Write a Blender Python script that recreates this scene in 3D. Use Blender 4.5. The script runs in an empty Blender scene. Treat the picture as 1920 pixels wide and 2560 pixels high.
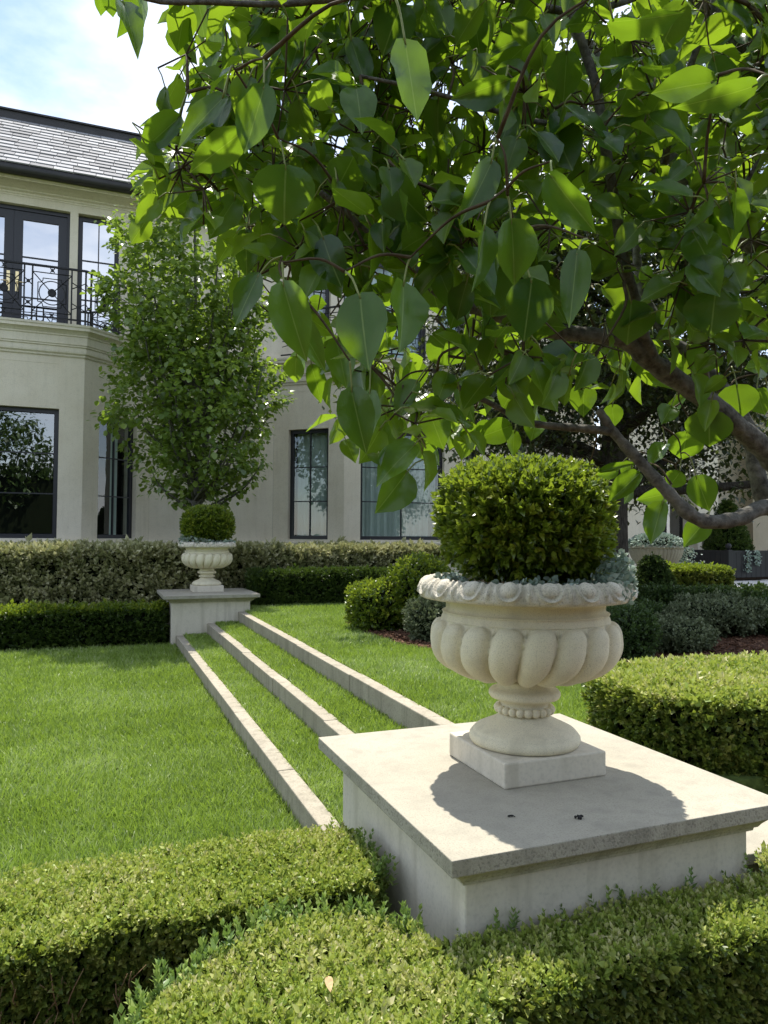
import bpy, math, random
import numpy as np
from mathutils import Vector, Matrix
random.seed(7); rng = np.random.default_rng(11)
scene = bpy.context.scene
COL = scene.collection

# ------------------------------------------------------------------ camera
F_PX, PITCH, YAW, ROLL = 1811.43, 0.0318, 0.3752, 0.0071
CAM = np.array([0., 0., 1.5])
FW = np.array([math.sin(YAW)*math.cos(PITCH), math.cos(YAW)*math.cos(PITCH), math.sin(PITCH)])
RT = np.array([math.cos(YAW), -math.sin(YAW), 0.]); UP = np.cross(RT, FW)
cr, sr = math.cos(ROLL), math.sin(ROLL)
cd = bpy.data.cameras.new('camera'); cam = bpy.data.objects.new('camera', cd); COL.objects.link(cam)
cd.sensor_fit = 'HORIZONTAL'; cd.sensor_width = 36.; cd.lens = 36.*F_PX/1920.; cd.clip_start = .05; cd.clip_end = 3000.
cxa = RT*cr+UP*sr; cya = -RT*sr+UP*cr; cza = -FW
cam.matrix_world = Matrix(((cxa[0], cya[0], cza[0], 0), (cxa[1], cya[1], cza[1], 0), (cxa[2], cya[2], cza[2], 1.5), (0, 0, 0, 1)))
scene.camera = cam

# ------------------------------------------------------------------ sky, sun, exposure
SUN_EL, SUN_AZ = math.radians(65), math.radians(15)          # azimuth from +Y towards +X
w = bpy.data.worlds.new('World'); scene.world = w; w.use_nodes = True
wn = w.node_tree; wn.nodes.clear()
def wnode(t, **k):
    n = wn.nodes.new(t)
    for a, b in k.items(): setattr(n, a, b)
    return n
sky = wnode('ShaderNodeTexSky', sky_type='NISHITA', sun_disc=False, sun_elevation=SUN_EL, sun_rotation=SUN_AZ, air_density=1.0, dust_density=.3, ozone_density=1.0)
bg = wnode('ShaderNodeBackground'); bg.inputs['Strength'].default_value = .122
wo = wnode('ShaderNodeOutputWorld')
tc = wnode('ShaderNodeTexCoord'); mp = wnode('ShaderNodeMapping'); mp.inputs['Scale'].default_value = (1.6, 1.6, 3.4)
mp.inputs['Location'].default_value = (0., 0., 0.)
ns = wnode('ShaderNodeTexNoise'); ns.inputs['Scale'].default_value = 2.2; ns.inputs['Detail'].default_value = 7; ns.inputs['Roughness'].default_value = .55
rp = wnode('ShaderNodeValToRGB'); rp.color_ramp.elements[0].position = .38; rp.color_ramp.elements[1].position = .70
rp.color_ramp.elements[0].color = (.08, .08, .08, 1); rp.color_ramp.elements[1].color = (.9, .9, .9, 1)
mx = wnode('ShaderNodeMixRGB'); mx.inputs['Color2'].default_value = (6.6, 6.8, 7.2, 1)
wl = wn.links.new
wl(tc.outputs['Generated'], mp.inputs['Vector']); wl(mp.outputs['Vector'], ns.inputs['Vector']); wl(ns.outputs['Fac'], rp.inputs['Fac'])
wl(rp.outputs['Color'], mx.inputs['Fac']); wl(sky.outputs['Color'], mx.inputs['Color1']); wl(mx.outputs['Color'], bg.inputs['Color']); wl(bg.outputs['Background'], wo.inputs['Surface'])
sd = bpy.data.lights.new('sun', 'SUN'); sd.energy = 3.8; sd.angle = math.radians(.6); sd.color = (1, .95, .86)
sun = bpy.data.objects.new('sun', sd); COL.objects.link(sun)
sdir = Vector((math.sin(SUN_AZ)*math.cos(SUN_EL), math.cos(SUN_AZ)*math.cos(SUN_EL), math.sin(SUN_EL)))
sun.rotation_euler = sdir.to_track_quat('Z', 'Y').to_euler(); sun.location = sdir*60
scene.view_settings.view_transform = 'Standard'; scene.view_settings.look = 'None'
scene.view_settings.exposure = 1.03; scene.view_settings.gamma = 1; scene.view_settings.use_curve_mapping = False
scene.render.engine = 'CYCLES'; cy = scene.cycles
cy.use_denoising = True; cy.max_bounces = 7; cy.diffuse_bounces = 4; cy.glossy_bounces = 3; cy.transmission_bounces = 5; cy.transparent_max_bounces = 8
cy.caustics_reflective = False; cy.caustics_refractive = False; cy.sample_clamp_indirect = 6.

# ------------------------------------------------------------------ pixel rays (photograph at 1920 x 2560) for measuring real positions
def ray(x, y):
    a, b = x-960., y-1280.
    return FW+RT*(cr*a+sr*b)/F_PX-UP*(-sr*a+cr*b)/F_PX
def at(x, y, d): return CAM+ray(x, y)*d
def onY(x, y, Y): d = ray(x, y); return CAM+d*Y/d[1]
def onz(x, y, z): d = ray(x, y); return CAM+d*(z-1.5)/d[2]

# ------------------------------------------------------------------ object helpers
WT = {}
def reg(o, parent, wt):
    COL.objects.link(o); WT[o] = np.array(wt, float)
    if parent is not None: o.parent = parent
    base = WT[parent] if parent is not None else np.zeros(3)
    o.location = Vector(WT[o]-base)
    return o
def tag(o, label=None, cat=None, group=None, kind=None):
    if label: o['label'] = label
    if cat: o['category'] = cat
    if group: o['group'] = group
    if kind: o['kind'] = kind
    return o
def thing(name, loc, label, cat, group=None):
    return tag(reg(bpy.data.objects.new(name, None), None, loc), label, cat, group)
class MB:
    def __init__(s): s.v = []; s.f = []; s.n = 0
    def add(s, V, Fs):
        V = np.asarray(V, float).reshape(-1, 3)
        s.v.append(V); s.f += [tuple(int(i)+s.n for i in f) for f in Fs]; s.n += len(V); return s
    def box(s, x0, x1, y0, y1, z0, z1):
        V = [(x, y, z) for z in (z0, z1) for y in (y0, y1) for x in (x0, x1)]
        return s.add(V, [(0, 2, 3, 1), (4, 5, 7, 6), (0, 1, 5, 4), (1, 3, 7, 5), (3, 2, 6, 7), (2, 0, 4, 6)])
    def hexa(s, V): return s.add(V, [(0, 2, 3, 1), (4, 5, 7, 6), (0, 1, 5, 4), (1, 3, 7, 5), (3, 2, 6, 7), (2, 0, 4, 6)])
    def tube(s, P, R, k=8, caps=True):
        P = np.asarray(P, float); n = len(P); R = np.broadcast_to(np.asarray(R, float), (n,))
        T = np.gradient(P, axis=0); T /= np.linalg.norm(T, axis=1)[:, None]+1e-12
        a = np.array([0, 0, 1.]) if abs(T[0][2]) < .9 else np.array([1., 0, 0])
        V = []
        X = np.cross(T[0], a); X /= np.linalg.norm(X)
        for i in range(n):
            X = X-T[i]*(X@T[i]); X /= np.linalg.norm(X)+1e-12; Y = np.cross(T[i], X)
            for j in range(k):
                t = 2*math.pi*j/k; V.append(P[i]+R[i]*(X*math.cos(t)+Y*math.sin(t)))
        Fs = [(i*k+j, i*k+(j+1) % k, (i+1)*k+(j+1) % k, (i+1)*k+j) for i in range(n-1) for j in range(k)]
        if caps: Fs += [tuple(range(k-1, -1, -1)), tuple((n-1)*k+j for j in range(k))]
        return s.add(V, Fs)
    def lathe(s, prof, k=64, c=(0, 0), rel=None, cap=True):
        prof = np.asarray(prof, float); n = len(prof); th = np.arange(k)*2*math.pi/k
        R = np.repeat(prof[:, 0:1], k, 1); Z = np.repeat(prof[:, 1:2], k, 1)
        if rel is not None:
            d = np.gradient(prof, axis=0); nr = np.stack([d[:, 1], -d[:, 0]], 1); nr /= np.linalg.norm(nr, axis=1)[:, None]+1e-9
            H = rel(th[None, :], np.arange(n)[:, None]/(n-1), prof)
            R = R+H*nr[:, 0:1]; Z = Z+H*nr[:, 1:2]
        V = np.stack([c[0]+R*np.cos(th), c[1]+R*np.sin(th), Z], -1).reshape(-1, 3)
        Fs = [(i*k+j, i*k+(j+1) % k, (i+1)*k+(j+1) % k, (i+1)*k+j) for i in range(n-1) for j in range(k)]
        if cap: Fs += [tuple(range(k-1, -1, -1)), tuple((n-1)*k+j for j in range(k))]
        return s.add(V, Fs)
    def build(s, name, mat, parent=None, smooth=False, bevel=0., wt=(0, 0, 0)):
        me = bpy.data.meshes.new(name)
        V = np.concatenate(s.v) - np.array(wt)
        me.from_pydata(V.tolist(), [], s.f); me.materials.append(mat)
        if smooth: me.polygons.foreach_set('use_smooth', [True]*len(me.polygons))
        me.update()
        o = reg(bpy.data.objects.new(name, me), parent, wt)
        if bevel: bev(o, bevel)
        return o
def bev(o, wd, seg=2):
    m = o.modifiers.new('bevel', 'BEVEL'); m.width = wd; m.segments = seg; m.limit_method = 'ANGLE'; m.angle_limit = math.radians(40)
def copy_tree(o, parent=None, loc=None, scale=None):
    c = o.copy(); COL.objects.link(c); c.parent = parent
    if loc is not None: c.location = loc
    if scale: c.scale = (scale,)*3
    for ch in list(o.children):
        if ch.name.startswith('__'): continue
        copy_tree(ch, c)
    return c
def catmull(P, m=6):
    P = np.asarray(P, float); Q = np.vstack([2*P[0]-P[1], P, 2*P[-1]-P[-2]]); out = []
    for i in range(1, len(Q)-2):
        for t in np.arange(m)/m:
            a, b, c, d = Q[i-1], Q[i], Q[i+1], Q[i+2]
            out.append(.5*(2*b+(c-a)*t+(2*a-5*b+4*c-d)*t*t+(3*b-a-3*c+d)*t**3))
    out.append(P[-1]); return np.array(out)

# ------------------------------------------------------------------ materials
def mat(name):
    m = bpy.data.materials.new(name); m.use_nodes = True; nt = m.node_tree; nt.nodes.clear()
    out = nt.nodes.new('ShaderNodeOutputMaterial'); return m, nt, out
def N(nt, t, **k):
    n = nt.nodes.new(t)
    for a, b in k.items():
        if a in n.inputs.keys() if hasattr(n.inputs, 'keys') else False: n.inputs[a].default_value = b
        else: setattr(n, a, b)
    return n
def ramp(nt, stops):
    r = nt.nodes.new('ShaderNodeValToRGB'); e = r.color_ramp.elements
    while len(e) > 1: e.remove(e[-1])
    e[0].position = stops[0][0]; e[0].color = (*stops[0][1], 1)
    for p, c in stops[1:]: q = e.new(p); q.color = (*c, 1)
    return r
def stone(name, c0, c1, stain=(.3, .29, .25), speck=.5, rough=.85, scale=1., stainamt=.5, bump=.25, spk=160., streak=.55):
    m, nt, out = mat(name); L = nt.links.new
    tc = N(nt, 'ShaderNodeTexCoord')
    big = N(nt, 'ShaderNodeTexNoise'); big.inputs['Scale'].default_value = 2.2*scale; big.inputs['Detail'].default_value = 6
    fine = N(nt, 'ShaderNodeTexNoise'); fine.inputs['Scale'].default_value = spk*scale; fine.inputs['Detail'].default_value = 3
    mid = N(nt, 'ShaderNodeTexNoise'); mid.inputs['Scale'].default_value = 14*scale; mid.inputs['Detail'].default_value = 8; mid.inputs['Roughness'].default_value = .7
    for q in (big, fine, mid): L(tc.outputs['Object'], q.inputs['Vector'])
    r1 = ramp(nt, [(.3, c0), (.7, c1)]); L(big.outputs['Fac'], r1.inputs['Fac'])
    r2 = ramp(nt, [(.30, (1-speck,)*3), (.48, (1, 1, 1)), (1, (1.08, 1.08, 1.06))]); L(fine.outputs['Fac'], r2.inputs['Fac'])
    mu = N(nt, 'ShaderNodeMixRGB', blend_type='MULTIPLY'); mu.inputs['Fac'].default_value = 1
    L(r1.outputs['Color'], mu.inputs['Color1']); L(r2.outputs['Color'], mu.inputs['Color2'])
    r3 = ramp(nt, [(.52, (0, 0, 0)), (.75, (stainamt,)*3)]); L(mid.outputs['Fac'], r3.inputs['Fac'])
    ms = N(nt, 'ShaderNodeMixRGB'); L(r3.outputs['Color'], ms.inputs['Fac']); L(mu.outputs['Color'], ms.inputs['Color1']); ms.inputs['Color2'].default_value = (*stain, 1)
    smp = N(nt, 'ShaderNodeMapping'); smp.inputs['Scale'].default_value = (9*scale, 9*scale, .7*scale); L(tc.outputs['Object'], smp.inputs['Vector'])
    sk = N(nt, 'ShaderNodeTexNoise'); sk.inputs['Scale'].default_value = 1.6; sk.inputs['Detail'].default_value = 7; L(smp.outputs['Vector'], sk.inputs['Vector'])
    r4 = ramp(nt, [(.50, (0, 0, 0)), (.72, (streak,)*3)]); L(sk.outputs['Fac'], r4.inputs['Fac'])
    mk = N(nt, 'ShaderNodeMixRGB'); L(r4.outputs['Color'], mk.inputs['Fac']); L(ms.outputs['Color'], mk.inputs['Color1']); mk.inputs['Color2'].default_value = (*stain, 1); ms = mk
    b = N(nt, 'ShaderNodeBsdfPrincipled'); b.inputs['Roughness'].default_value = rough; b.inputs['Specular IOR Level'].default_value = .25
    L(ms.outputs['Color'], b.inputs['Base Color'])
    bp = N(nt, 'ShaderNodeBump'); bp.inputs['Strength'].default_value = bump; bp.inputs['Distance'].default_value = .004
    ad = N(nt, 'ShaderNodeMath', operation='ADD'); L(fine.outputs['Fac'], ad.inputs[0]); L(mid.outputs['Fac'], ad.inputs[1])
    L(ad.outputs[0], bp.inputs['Height']); L(bp.outputs['Normal'], b.inputs['Normal']); L(b.outputs[0], out.inputs['Surface'])
    return m
def plain(name, c, rough=.6, metal=0., spec=.5, var=.0, vscale=8.):
    m, nt, out = mat(name); L = nt.links.new
    b = N(nt, 'ShaderNodeBsdfPrincipled'); b.inputs['Roughness'].default_value = rough; b.inputs['Metallic'].default_value = metal; b.inputs['Specular IOR Level'].default_value = spec
    b.inputs['Base Color'].default_value = (*c, 1)
    if var:
        tc = N(nt, 'ShaderNodeTexCoord'); n = N(nt, 'ShaderNodeTexNoise'); n.inputs['Scale'].default_value = vscale; n.inputs['Detail'].default_value = 6
        L(tc.outputs['Object'], n.inputs['Vector'])
        r = ramp(nt, [(.3, tuple(x*(1-var) for x in c)), (.7, tuple(min(1, x*(1+var)) for x in c))]); L(n.outputs['Fac'], r.inputs['Fac']); L(r.outputs['Color'], b.inputs['Base Color'])
        bp = N(nt, 'ShaderNodeBump'); bp.inputs['Strength'].default_value = .3; bp.inputs['Distance'].default_value = .01
        L(n.outputs['Fac'], bp.inputs['Height']); L(bp.outputs['Normal'], b.inputs['Normal'])
    L(b.outputs[0], out.inputs['Surface']); return m
def leafmat(name, cols, trans=.35, tcol=(.22, .36, .03), rough=.4, spec=.5, per_object=False, veins=False):
    """leaf: colour varied leaf by leaf, thin and translucent"""
    m, nt, out = mat(name); L = nt.links.new
    if per_object: src = N(nt, 'ShaderNodeObjectInfo').outputs['Random']
    else: src = N(nt, 'ShaderNodeAttribute', attribute_name='rnd').outputs['Fac']
    n = len(cols); r = ramp(nt, [(i/(n-1), c) for i, c in enumerate(cols)]); L(src, r.inputs['Fac'])
    colr = r.outputs['Color']; nrm = None
    if veins:
        uv = N(nt, 'ShaderNodeUVMap'); sp = N(nt, 'ShaderNodeSeparateXYZ'); L(uv.outputs['UV'], sp.inputs[0])
        ab = N(nt, 'ShaderNodeMath', operation='ABSOLUTE'); L(sp.outputs['X'], ab.inputs[0])
        mid = N(nt, 'ShaderNodeMath', operation='LESS_THAN'); L(ab.outputs[0], mid.inputs[0]); mid.inputs[1].default_value = .028
        # lateral veins: repeat of (v - 0.45|u|)
        k = N(nt, 'ShaderNodeMath', operation='MULTIPLY_ADD'); L(ab.outputs[0], k.inputs[0]); k.inputs[1].default_value = -.5; L(sp.outputs['Y'], k.inputs[2])
        fr = N(nt, 'ShaderNodeMath', operation='MULTIPLY'); L(k.outputs[0], fr.inputs[0]); fr.inputs[1].default_value = 48.
        sn = N(nt, 'ShaderNodeMath', operation='SINE'); L(fr.outputs[0], sn.inputs[0])
        gt = N(nt, 'ShaderNodeMath', operation='GREATER_THAN'); L(sn.outputs[0], gt.inputs[0]); gt.inputs[1].default_value = .93
        g2 = N(nt, 'ShaderNodeMath', operation='MULTIPLY'); L(gt.outputs[0], g2.inputs[0]); g2.inputs[1].default_value = .02
        m1 = N(nt, 'ShaderNodeMath', operation='MAXIMUM'); L(g2.outputs[0], m1.inputs[0])
        m0 = N(nt, 'ShaderNodeMath', operation='MULTIPLY'); L(mid.outputs[0], m0.inputs[0]); m0.inputs[1].default_value = .5; L(m0.outputs[0], m1.inputs[1])
        mxv = N(nt, 'ShaderNodeMixRGB'); L(m1.outputs[0], mxv.inputs['Fac']); L(colr, mxv.inputs['Color1']); mxv.inputs['Color2'].default_value = (.30, .38, .12, 1)
        colr = mxv.outputs['Color']
        tco = N(nt, 'ShaderNodeTexCoord'); mn = N(nt, 'ShaderNodeTexNoise'); mn.inputs['Scale'].default_value = 3.5 if per_object else 40.; mn.inputs['Detail'].default_value = 5; L(tco.outputs['Object'], mn.inputs['Vector'])
        mr = ramp(nt, [(.3, (.72, .74, .7)), (.55, (1, 1, 1)), (.72, (1.25, 1.15, 1.0))]); L(mn.outputs['Fac'], mr.inputs['Fac'])
        mm = N(nt, 'ShaderNodeMixRGB', blend_type='MULTIPLY'); mm.inputs['Fac'].default_value = 1; L(colr, mm.inputs['Color1']); L(mr.outputs['Color'], mm.inputs['Color2']); colr = mm.outputs['Color']
        sn2 = N(nt, 'ShaderNodeTexNoise'); sn2.inputs['Scale'].default_value = 16. if per_object else 160.; L(tco.outputs['Object'], sn2.inputs['Vector'])
        sr_ = ramp(nt, [(.70, (0, 0, 0)), (.74, (.8, .8, .8))]); L(sn2.outputs['Fac'], sr_.inputs['Fac'])
        ms_ = N(nt, 'ShaderNodeMixRGB'); L(sr_.outputs['Color'], ms_.inputs['Fac']); L(colr, ms_.inputs['Color1']); ms_.inputs['Color2'].default_value = (.07, .05, .02, 1); colr = ms_.outputs['Color']
        bp = N(nt, 'ShaderNodeBump'); bp.inputs['Strength'].default_value = .35; bp.inputs['Distance'].default_value = .004
        L(mn.outputs['Fac'], bp.inputs['Height']); nrm = bp.outputs['Normal']
    b = N(nt, 'ShaderNodeBsdfPrincipled'); b.inputs['Roughness'].default_value = rough; b.inputs['Specular IOR Level'].default_value = spec
    L(colr, b.inputs['Base Color'])
    t = N(nt, 'ShaderNodeBsdfTranslucent'); hs = N(nt, 'ShaderNodeMixRGB'); hs.inputs['Fac'].default_value = .75
    L(colr, hs.inputs['Color1']); hs.inputs['Color2'].default_value = (*tcol, 1); L(hs.outputs['Color'], t.inputs['Color'])
    if nrm is not None: L(nrm, b.inputs['Normal'])
    mxs = N(nt, 'ShaderNodeMixShader'); mxs.inputs['Fac'].default_value = trans
    L(b.outputs[0], mxs.inputs[1]); L(t.outputs[0], mxs.inputs[2]); L(mxs.outputs[0], out.inputs['Surface'])
    return m
def glassmat(name, refl=.3, tint=(.8, .9, .9)):
    m, nt, out = mat(name); L = nt.links.new
    g = N(nt, 'ShaderNodeBsdfGlossy'); g.inputs['Roughness'].default_value = .01; g.inputs['Color'].default_value = (.95, .97, 1, 1)
    t = N(nt, 'ShaderNodeBsdfTransparent'); t.inputs['Color'].default_value = (*tint, 1)
    tc = N(nt, 'ShaderNodeTexCoord'); n = N(nt, 'ShaderNodeTexNoise'); n.inputs['Scale'].default_value = 1.6; L(tc.outputs['Object'], n.inputs['Vector'])
    bp = N(nt, 'ShaderNodeBump'); bp.inputs['Strength'].default_value = .03; bp.inputs['Distance'].default_value = .05; L(n.outputs['Fac'], bp.inputs['Height']); L(bp.outputs['Normal'], g.inputs['Normal'])
    mxs = N(nt, 'ShaderNodeMixShader'); mxs.inputs['Fac'].default_value = refl
    L(t.outputs[0], mxs.inputs[1]); L(g.outputs[0], mxs.inputs[2]); L(mxs.outputs[0], out.inputs['Surface']); return m
def barkmat(name, c0, c1, scale=(14, 14, 3), bump=.5, dist=.01):
    m, nt, out = mat(name); L = nt.links.new
    tc = N(nt, 'ShaderNodeTexCoord'); mp = N(nt, 'ShaderNodeMapping'); mp.inputs['Scale'].default_value = scale; L(tc.outputs['Object'], mp.inputs['Vector'])
    n = N(nt, 'ShaderNodeTexNoise'); n.inputs['Scale'].default_value = 2.; n.inputs['Detail'].default_value = 8; n.inputs['Roughness'].default_value = .65; L(mp.outputs['Vector'], n.inputs['Vector'])
    r = ramp(nt, [(.35, c0), (.65, c1)]); L(n.outputs['Fac'], r.inputs['Fac'])
    b = N(nt, 'ShaderNodeBsdfPrincipled'); b.inputs['Roughness'].default_value = .9; b.inputs['Specular IOR Level'].default_value = .2; L(r.outputs['Color'], b.inputs['Base Color'])
    bp = N(nt, 'ShaderNodeBump'); bp.inputs['Strength'].default_value = bump; bp.inputs['Distance'].default_value = dist; L(n.outputs['Fac'], bp.inputs['Height']); L(bp.outputs['Normal'], b.inputs['Normal'])
    L(b.outputs[0], out.inputs['Surface']); return m
M_wall = stone('limestone_wall', streak=.16, c0=(.70, .625, .49), c1=(.77, .70, .57), stain=(.46, .41, .31), speck=.12, stainamt=.3, spk=60, bump=.12)
M_trim = stone('limestone_trim', streak=.2, c0=(.70, .63, .50), c1=(.77, .71, .585), stain=(.42, .37, .28), speck=.12, stainamt=.35, spk=60, bump=.12)
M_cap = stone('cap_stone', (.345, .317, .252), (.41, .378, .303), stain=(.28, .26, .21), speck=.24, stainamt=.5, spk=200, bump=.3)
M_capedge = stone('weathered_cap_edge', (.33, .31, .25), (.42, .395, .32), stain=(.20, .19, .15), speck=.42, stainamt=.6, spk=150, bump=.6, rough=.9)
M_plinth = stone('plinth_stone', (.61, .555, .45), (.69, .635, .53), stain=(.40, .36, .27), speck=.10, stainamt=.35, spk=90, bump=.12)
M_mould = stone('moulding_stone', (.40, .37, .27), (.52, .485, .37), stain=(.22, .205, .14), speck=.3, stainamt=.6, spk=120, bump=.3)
M_urn = stone('cast_stone', (.71, .645, .47), (.77, .71, .545), stain=(.52, .47, .35), speck=.26, stainamt=.35, spk=300, bump=.35)
M_rim = stone('weathered_cast_stone', (.62, .57, .46), (.68, .63, .53), stain=(.30, .275, .22), speck=.42, stainamt=.75, spk=200, bump=.6)
M_curb = stone('curb_stone', (.31, .275, .21), (.40, .36, .28), stain=(.17, .155, .115), speck=.3, stainamt=.5, spk=120, bump=.3)
M_pave = stone('paving', (.6, .58, .53), (.68, .66, .62), speck=.15, stainamt=.2)
M_slate = None
M_plinth.name = 'plinth_stone'
M_dark = plain('dark_bronze', (.020, .020, .026), .42, 0., .5)
M_iron = plain('black_iron', (.008, .008, .010), .5, 0., .4)
M_lead = plain('dark_metal_gutter', (.035, .033, .033), .45, .2, .4, .2, 3)
M_brass = plain('brass', (.78, .62, .33), .28, 1., .5)
M_room = plain('room_shade', (.03, .03, .03), .9)
M_curt = plain('sheer_curtain', (.55, .62, .58), .9, 0, .1, .06, 3)
M_curt2 = plain('pale_curtain', (.62, .72, .68), .9, 0, .1, .06, 3)
M_glass = glassmat('window_glass', .11, (.82, .87, .85))
M_glass_dark = glassmat('reflective_glass', .26, (.3, .33, .35))
M_glass_sky = glassmat('door_glass', .62, (.3, .35, .4))
M_soil = plain('soil', (.035, .024, .016), .95, 0, .1, .5, 30)
M_core = plain('hedge_shade', (.010, .014, .006), .95, 0, .05, .4, 20)  # near-black filling: shade between the leaves put into the colour
M_twig = barkmat('twig_bark', (.05, .038, .022), (.11, .085, .05), (30, 30, 30), .3, .002)
M_bark = barkmat('pear_bark', (.060, .055, .047), (.20, .19, .165), (26, 26, 26), 1., .006)
M_barkold = barkmat('oak_bark', (.035, .029, .024), (.10, .085, .07), (26, 26, 5), 1., .03)
M_mulch = plain('mulch', (.085, .045, .028), .95, 0, .1, .6, 40)
M_lawn = plain('lawn_soil', (.06, .085, .022), .95, 0, .1, .5, 25)
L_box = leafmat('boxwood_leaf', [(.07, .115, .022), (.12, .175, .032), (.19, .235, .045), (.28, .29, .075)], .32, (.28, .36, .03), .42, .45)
L_boxtop = leafmat('clipped_sunlit_boxwood_leaf', [(.19, .28, .045), (.29, .38, .07), (.41, .46, .12), (.60, .56, .30)], .32, (.44, .52, .07), .45, .45)  # pale clipped growth, brightened further as sunlight on the hedge tops
L_boxblue = leafmat('young_boxwood_leaf', [(.14, .23, .065), (.21, .31, .08), (.29, .37, .09)], .28, (.24, .38, .06), .42, .5)
L_ball = leafmat('ball_boxwood_leaf', [(.04, .075, .010), (.08, .13, .016), (.16, .215, .025), (.27, .29, .035)], .36, (.34, .46, .03), .32, .6)
L_vari = leafmat('variegated_leaf', [(.15, .17, .06), (.27, .28, .12), (.42, .41, .21), (.60, .57, .36)], .22, (.34, .36, .14), .4, .5)
L_yew = leafmat('yew_leaf', [(.025, .05, .010), (.05, .085, .014), (.085, .125, .022)], .2, (.12, .2, .02), .45, .4)
L_dark = leafmat('dark_shrub_leaf', [(.032, .06, .018), (.055, .095, .026), (.095, .145, .04)], .2, (.12, .2, .03), .45, .4)
L_grey = leafmat('grey_shrub_leaf', [(.08, .105, .05), (.145, .175, .09), (.25, .28, .16)], .2, (.2, .24, .1), .5, .3)
L_silver = leafmat('silver_leaf', [(.19, .26, .20), (.31, .39, .32), (.48, .54, .48)], .15, (.4, .5, .4), .6, .2)
L_pear = leafmat('pear_leaf', [(.018, .060, .014), (.026, .078, .016), (.042, .108, .018), (.075, .155, .022)], .34, (.36, .60, .02), .26, .45, per_object=True, veins=True)
L_pearfill = leafmat('pear_leaf_fill', [(.022, .066, .013), (.032, .088, .015), (.055, .12, .017), (.09, .165, .02)], .40, (.42, .64, .025), .32, .42, veins=True)
L_col = leafmat('columnar_pear_leaf', [(.08, .135, .032), (.14, .21, .045), (.21, .29, .06), (.32, .39, .09)], .40, (.34, .50, .04), .3, .6)
L_oak = leafmat('evergreen_leaf', [(.018, .030, .011), (.032, .048, .016), (.06, .08, .026)], .2, (.16, .22, .03), .35, .5)
L_grass = leafmat('grass_blade', [(.13, .195, .034), (.21, .305, .055), (.29, .39, .09), (.46, .52, .27)], .38, (.34, .50, .05), .42, .45)
M_petiole = plain('petiole', (.22, .26, .07), .5)
M_white = plain('blossom', (.8, .8, .74), .6)
M_dry = plain('dry_leaf', (.42, .30, .16), .8, 0, .2, .3, 60)
M_debris = plain('debris', (.01, .009, .008), .9)

# ------------------------------------------------------------------ clouds of small leaves (real geometry, one mesh per foliage part)
def cloud(name, tmpl, pos, dirs, scale, m, parent=None, spin=None, upv=None, rnd=None, kind='stuff', uv=None):
    TV, TF = np.asarray(tmpl[0], float), np.asarray(tmpl[1], int)
    n = len(pos); pos = np.asarray(pos, float); D = np.asarray(dirs, float); D = D/(np.linalg.norm(D, axis=1)[:, None]+1e-9)
    A = rng.normal(size=(n, 3)) if upv is None else np.asarray(upv, float)+rng.normal(size=(n, 3))*.15
    X = np.cross(D, A); X /= np.linalg.norm(X, axis=1)[:, None]+1e-9; Z = np.cross(X, D)
    S = np.broadcast_to(np.asarray(scale, float).reshape(n, -1) if np.ndim(scale) else np.full((n, 1), scale), (n, 3 if np.ndim(scale) > 1 else 1))
    if S.shape[1] == 1: S = np.repeat(S, 3, 1)
    V = pos[:, None, :]+X[:, None, :]*(TV[None, :, 0:1]*S[:, None, 0:1])+D[:, None, :]*(TV[None, :, 1:2]*S[:, None, 1:2])+Z[:, None, :]*(TV[None, :, 2:3]*S[:, None, 2:3])
    k, f = len(TV), len(TF)
    Fs = (TF[None]+np.arange(n)[:, None, None]*k).reshape(-1, 3)
    me = bpy.data.meshes.new(name); me.vertices.add(n*k); me.vertices.foreach_set('co', V.reshape(-1).astype(np.float32))
    me.loops.add(n*f*3); me.loops.foreach_set('vertex_index', Fs.reshape(-1).astype(np.int32))
    me.polygons.add(n*f); me.polygons.foreach_set('loop_start', np.arange(0, n*f*3, 3, dtype=np.int32))
    try: me.polygons.foreach_set('loop_total', np.full(n*f, 3, np.int32))
    except Exception: pass
    a = me.attributes.new('rnd', 'FLOAT', 'POINT')
    r = rng.random(n) if rnd is None else rnd
    if len(tmpl) > 2: R = np.clip(r[:, None]+tmpl[2][None, :], 0, 1)
    else: R = np.repeat(r[:, None], k, 1)
    a.data.foreach_set('value', R.reshape(-1).astype(np.float32))
    if uv is not None:
        ul = me.uv_layers.new(name='UVMap'); ul.data.foreach_set('uv', np.tile(uv[TF.reshape(-1)].reshape(-1), n).astype(np.float32))
    me.materials.append(m); me.update(calc_edges=True); me.validate()
    o = reg(bpy.data.objects.new(name, me), parent, (0, 0, 0))
    if kind: o['kind'] = kind
    return o
T_leaf = (np.array([(0, 0, 0), (-.27, .42, .07), (0, .45, 0), (.27, .42, .07), (0, 1, -.06)]), [(0, 2, 1), (0, 3, 2), (1, 2, 4), (2, 3, 4)])
T_quad = (np.array([(0, 0, 0), (-.28, .45, .07), (.28, .45, .07), (0, 1, 0)]), [(0, 3, 1), (0, 2, 3)])
T_fat = (np.array([(0, 0, 0), (-.40, .35, .08), (-.30, .75, .04), (0, 1, -.04), (.30, .75, .04), (.40, .35, .08)]), [(0, 3, 1), (1, 3, 2), (0, 5, 3), (3, 5, 4)])
T_blade = (np.array([(-.5, 0, 0), (.5, 0, 0), (-.36, .55, .10), (.36, .55, .10), (0, 1, .34)]), [(0, 1, 3), (0, 3, 2), (2, 3, 4)])
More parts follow.
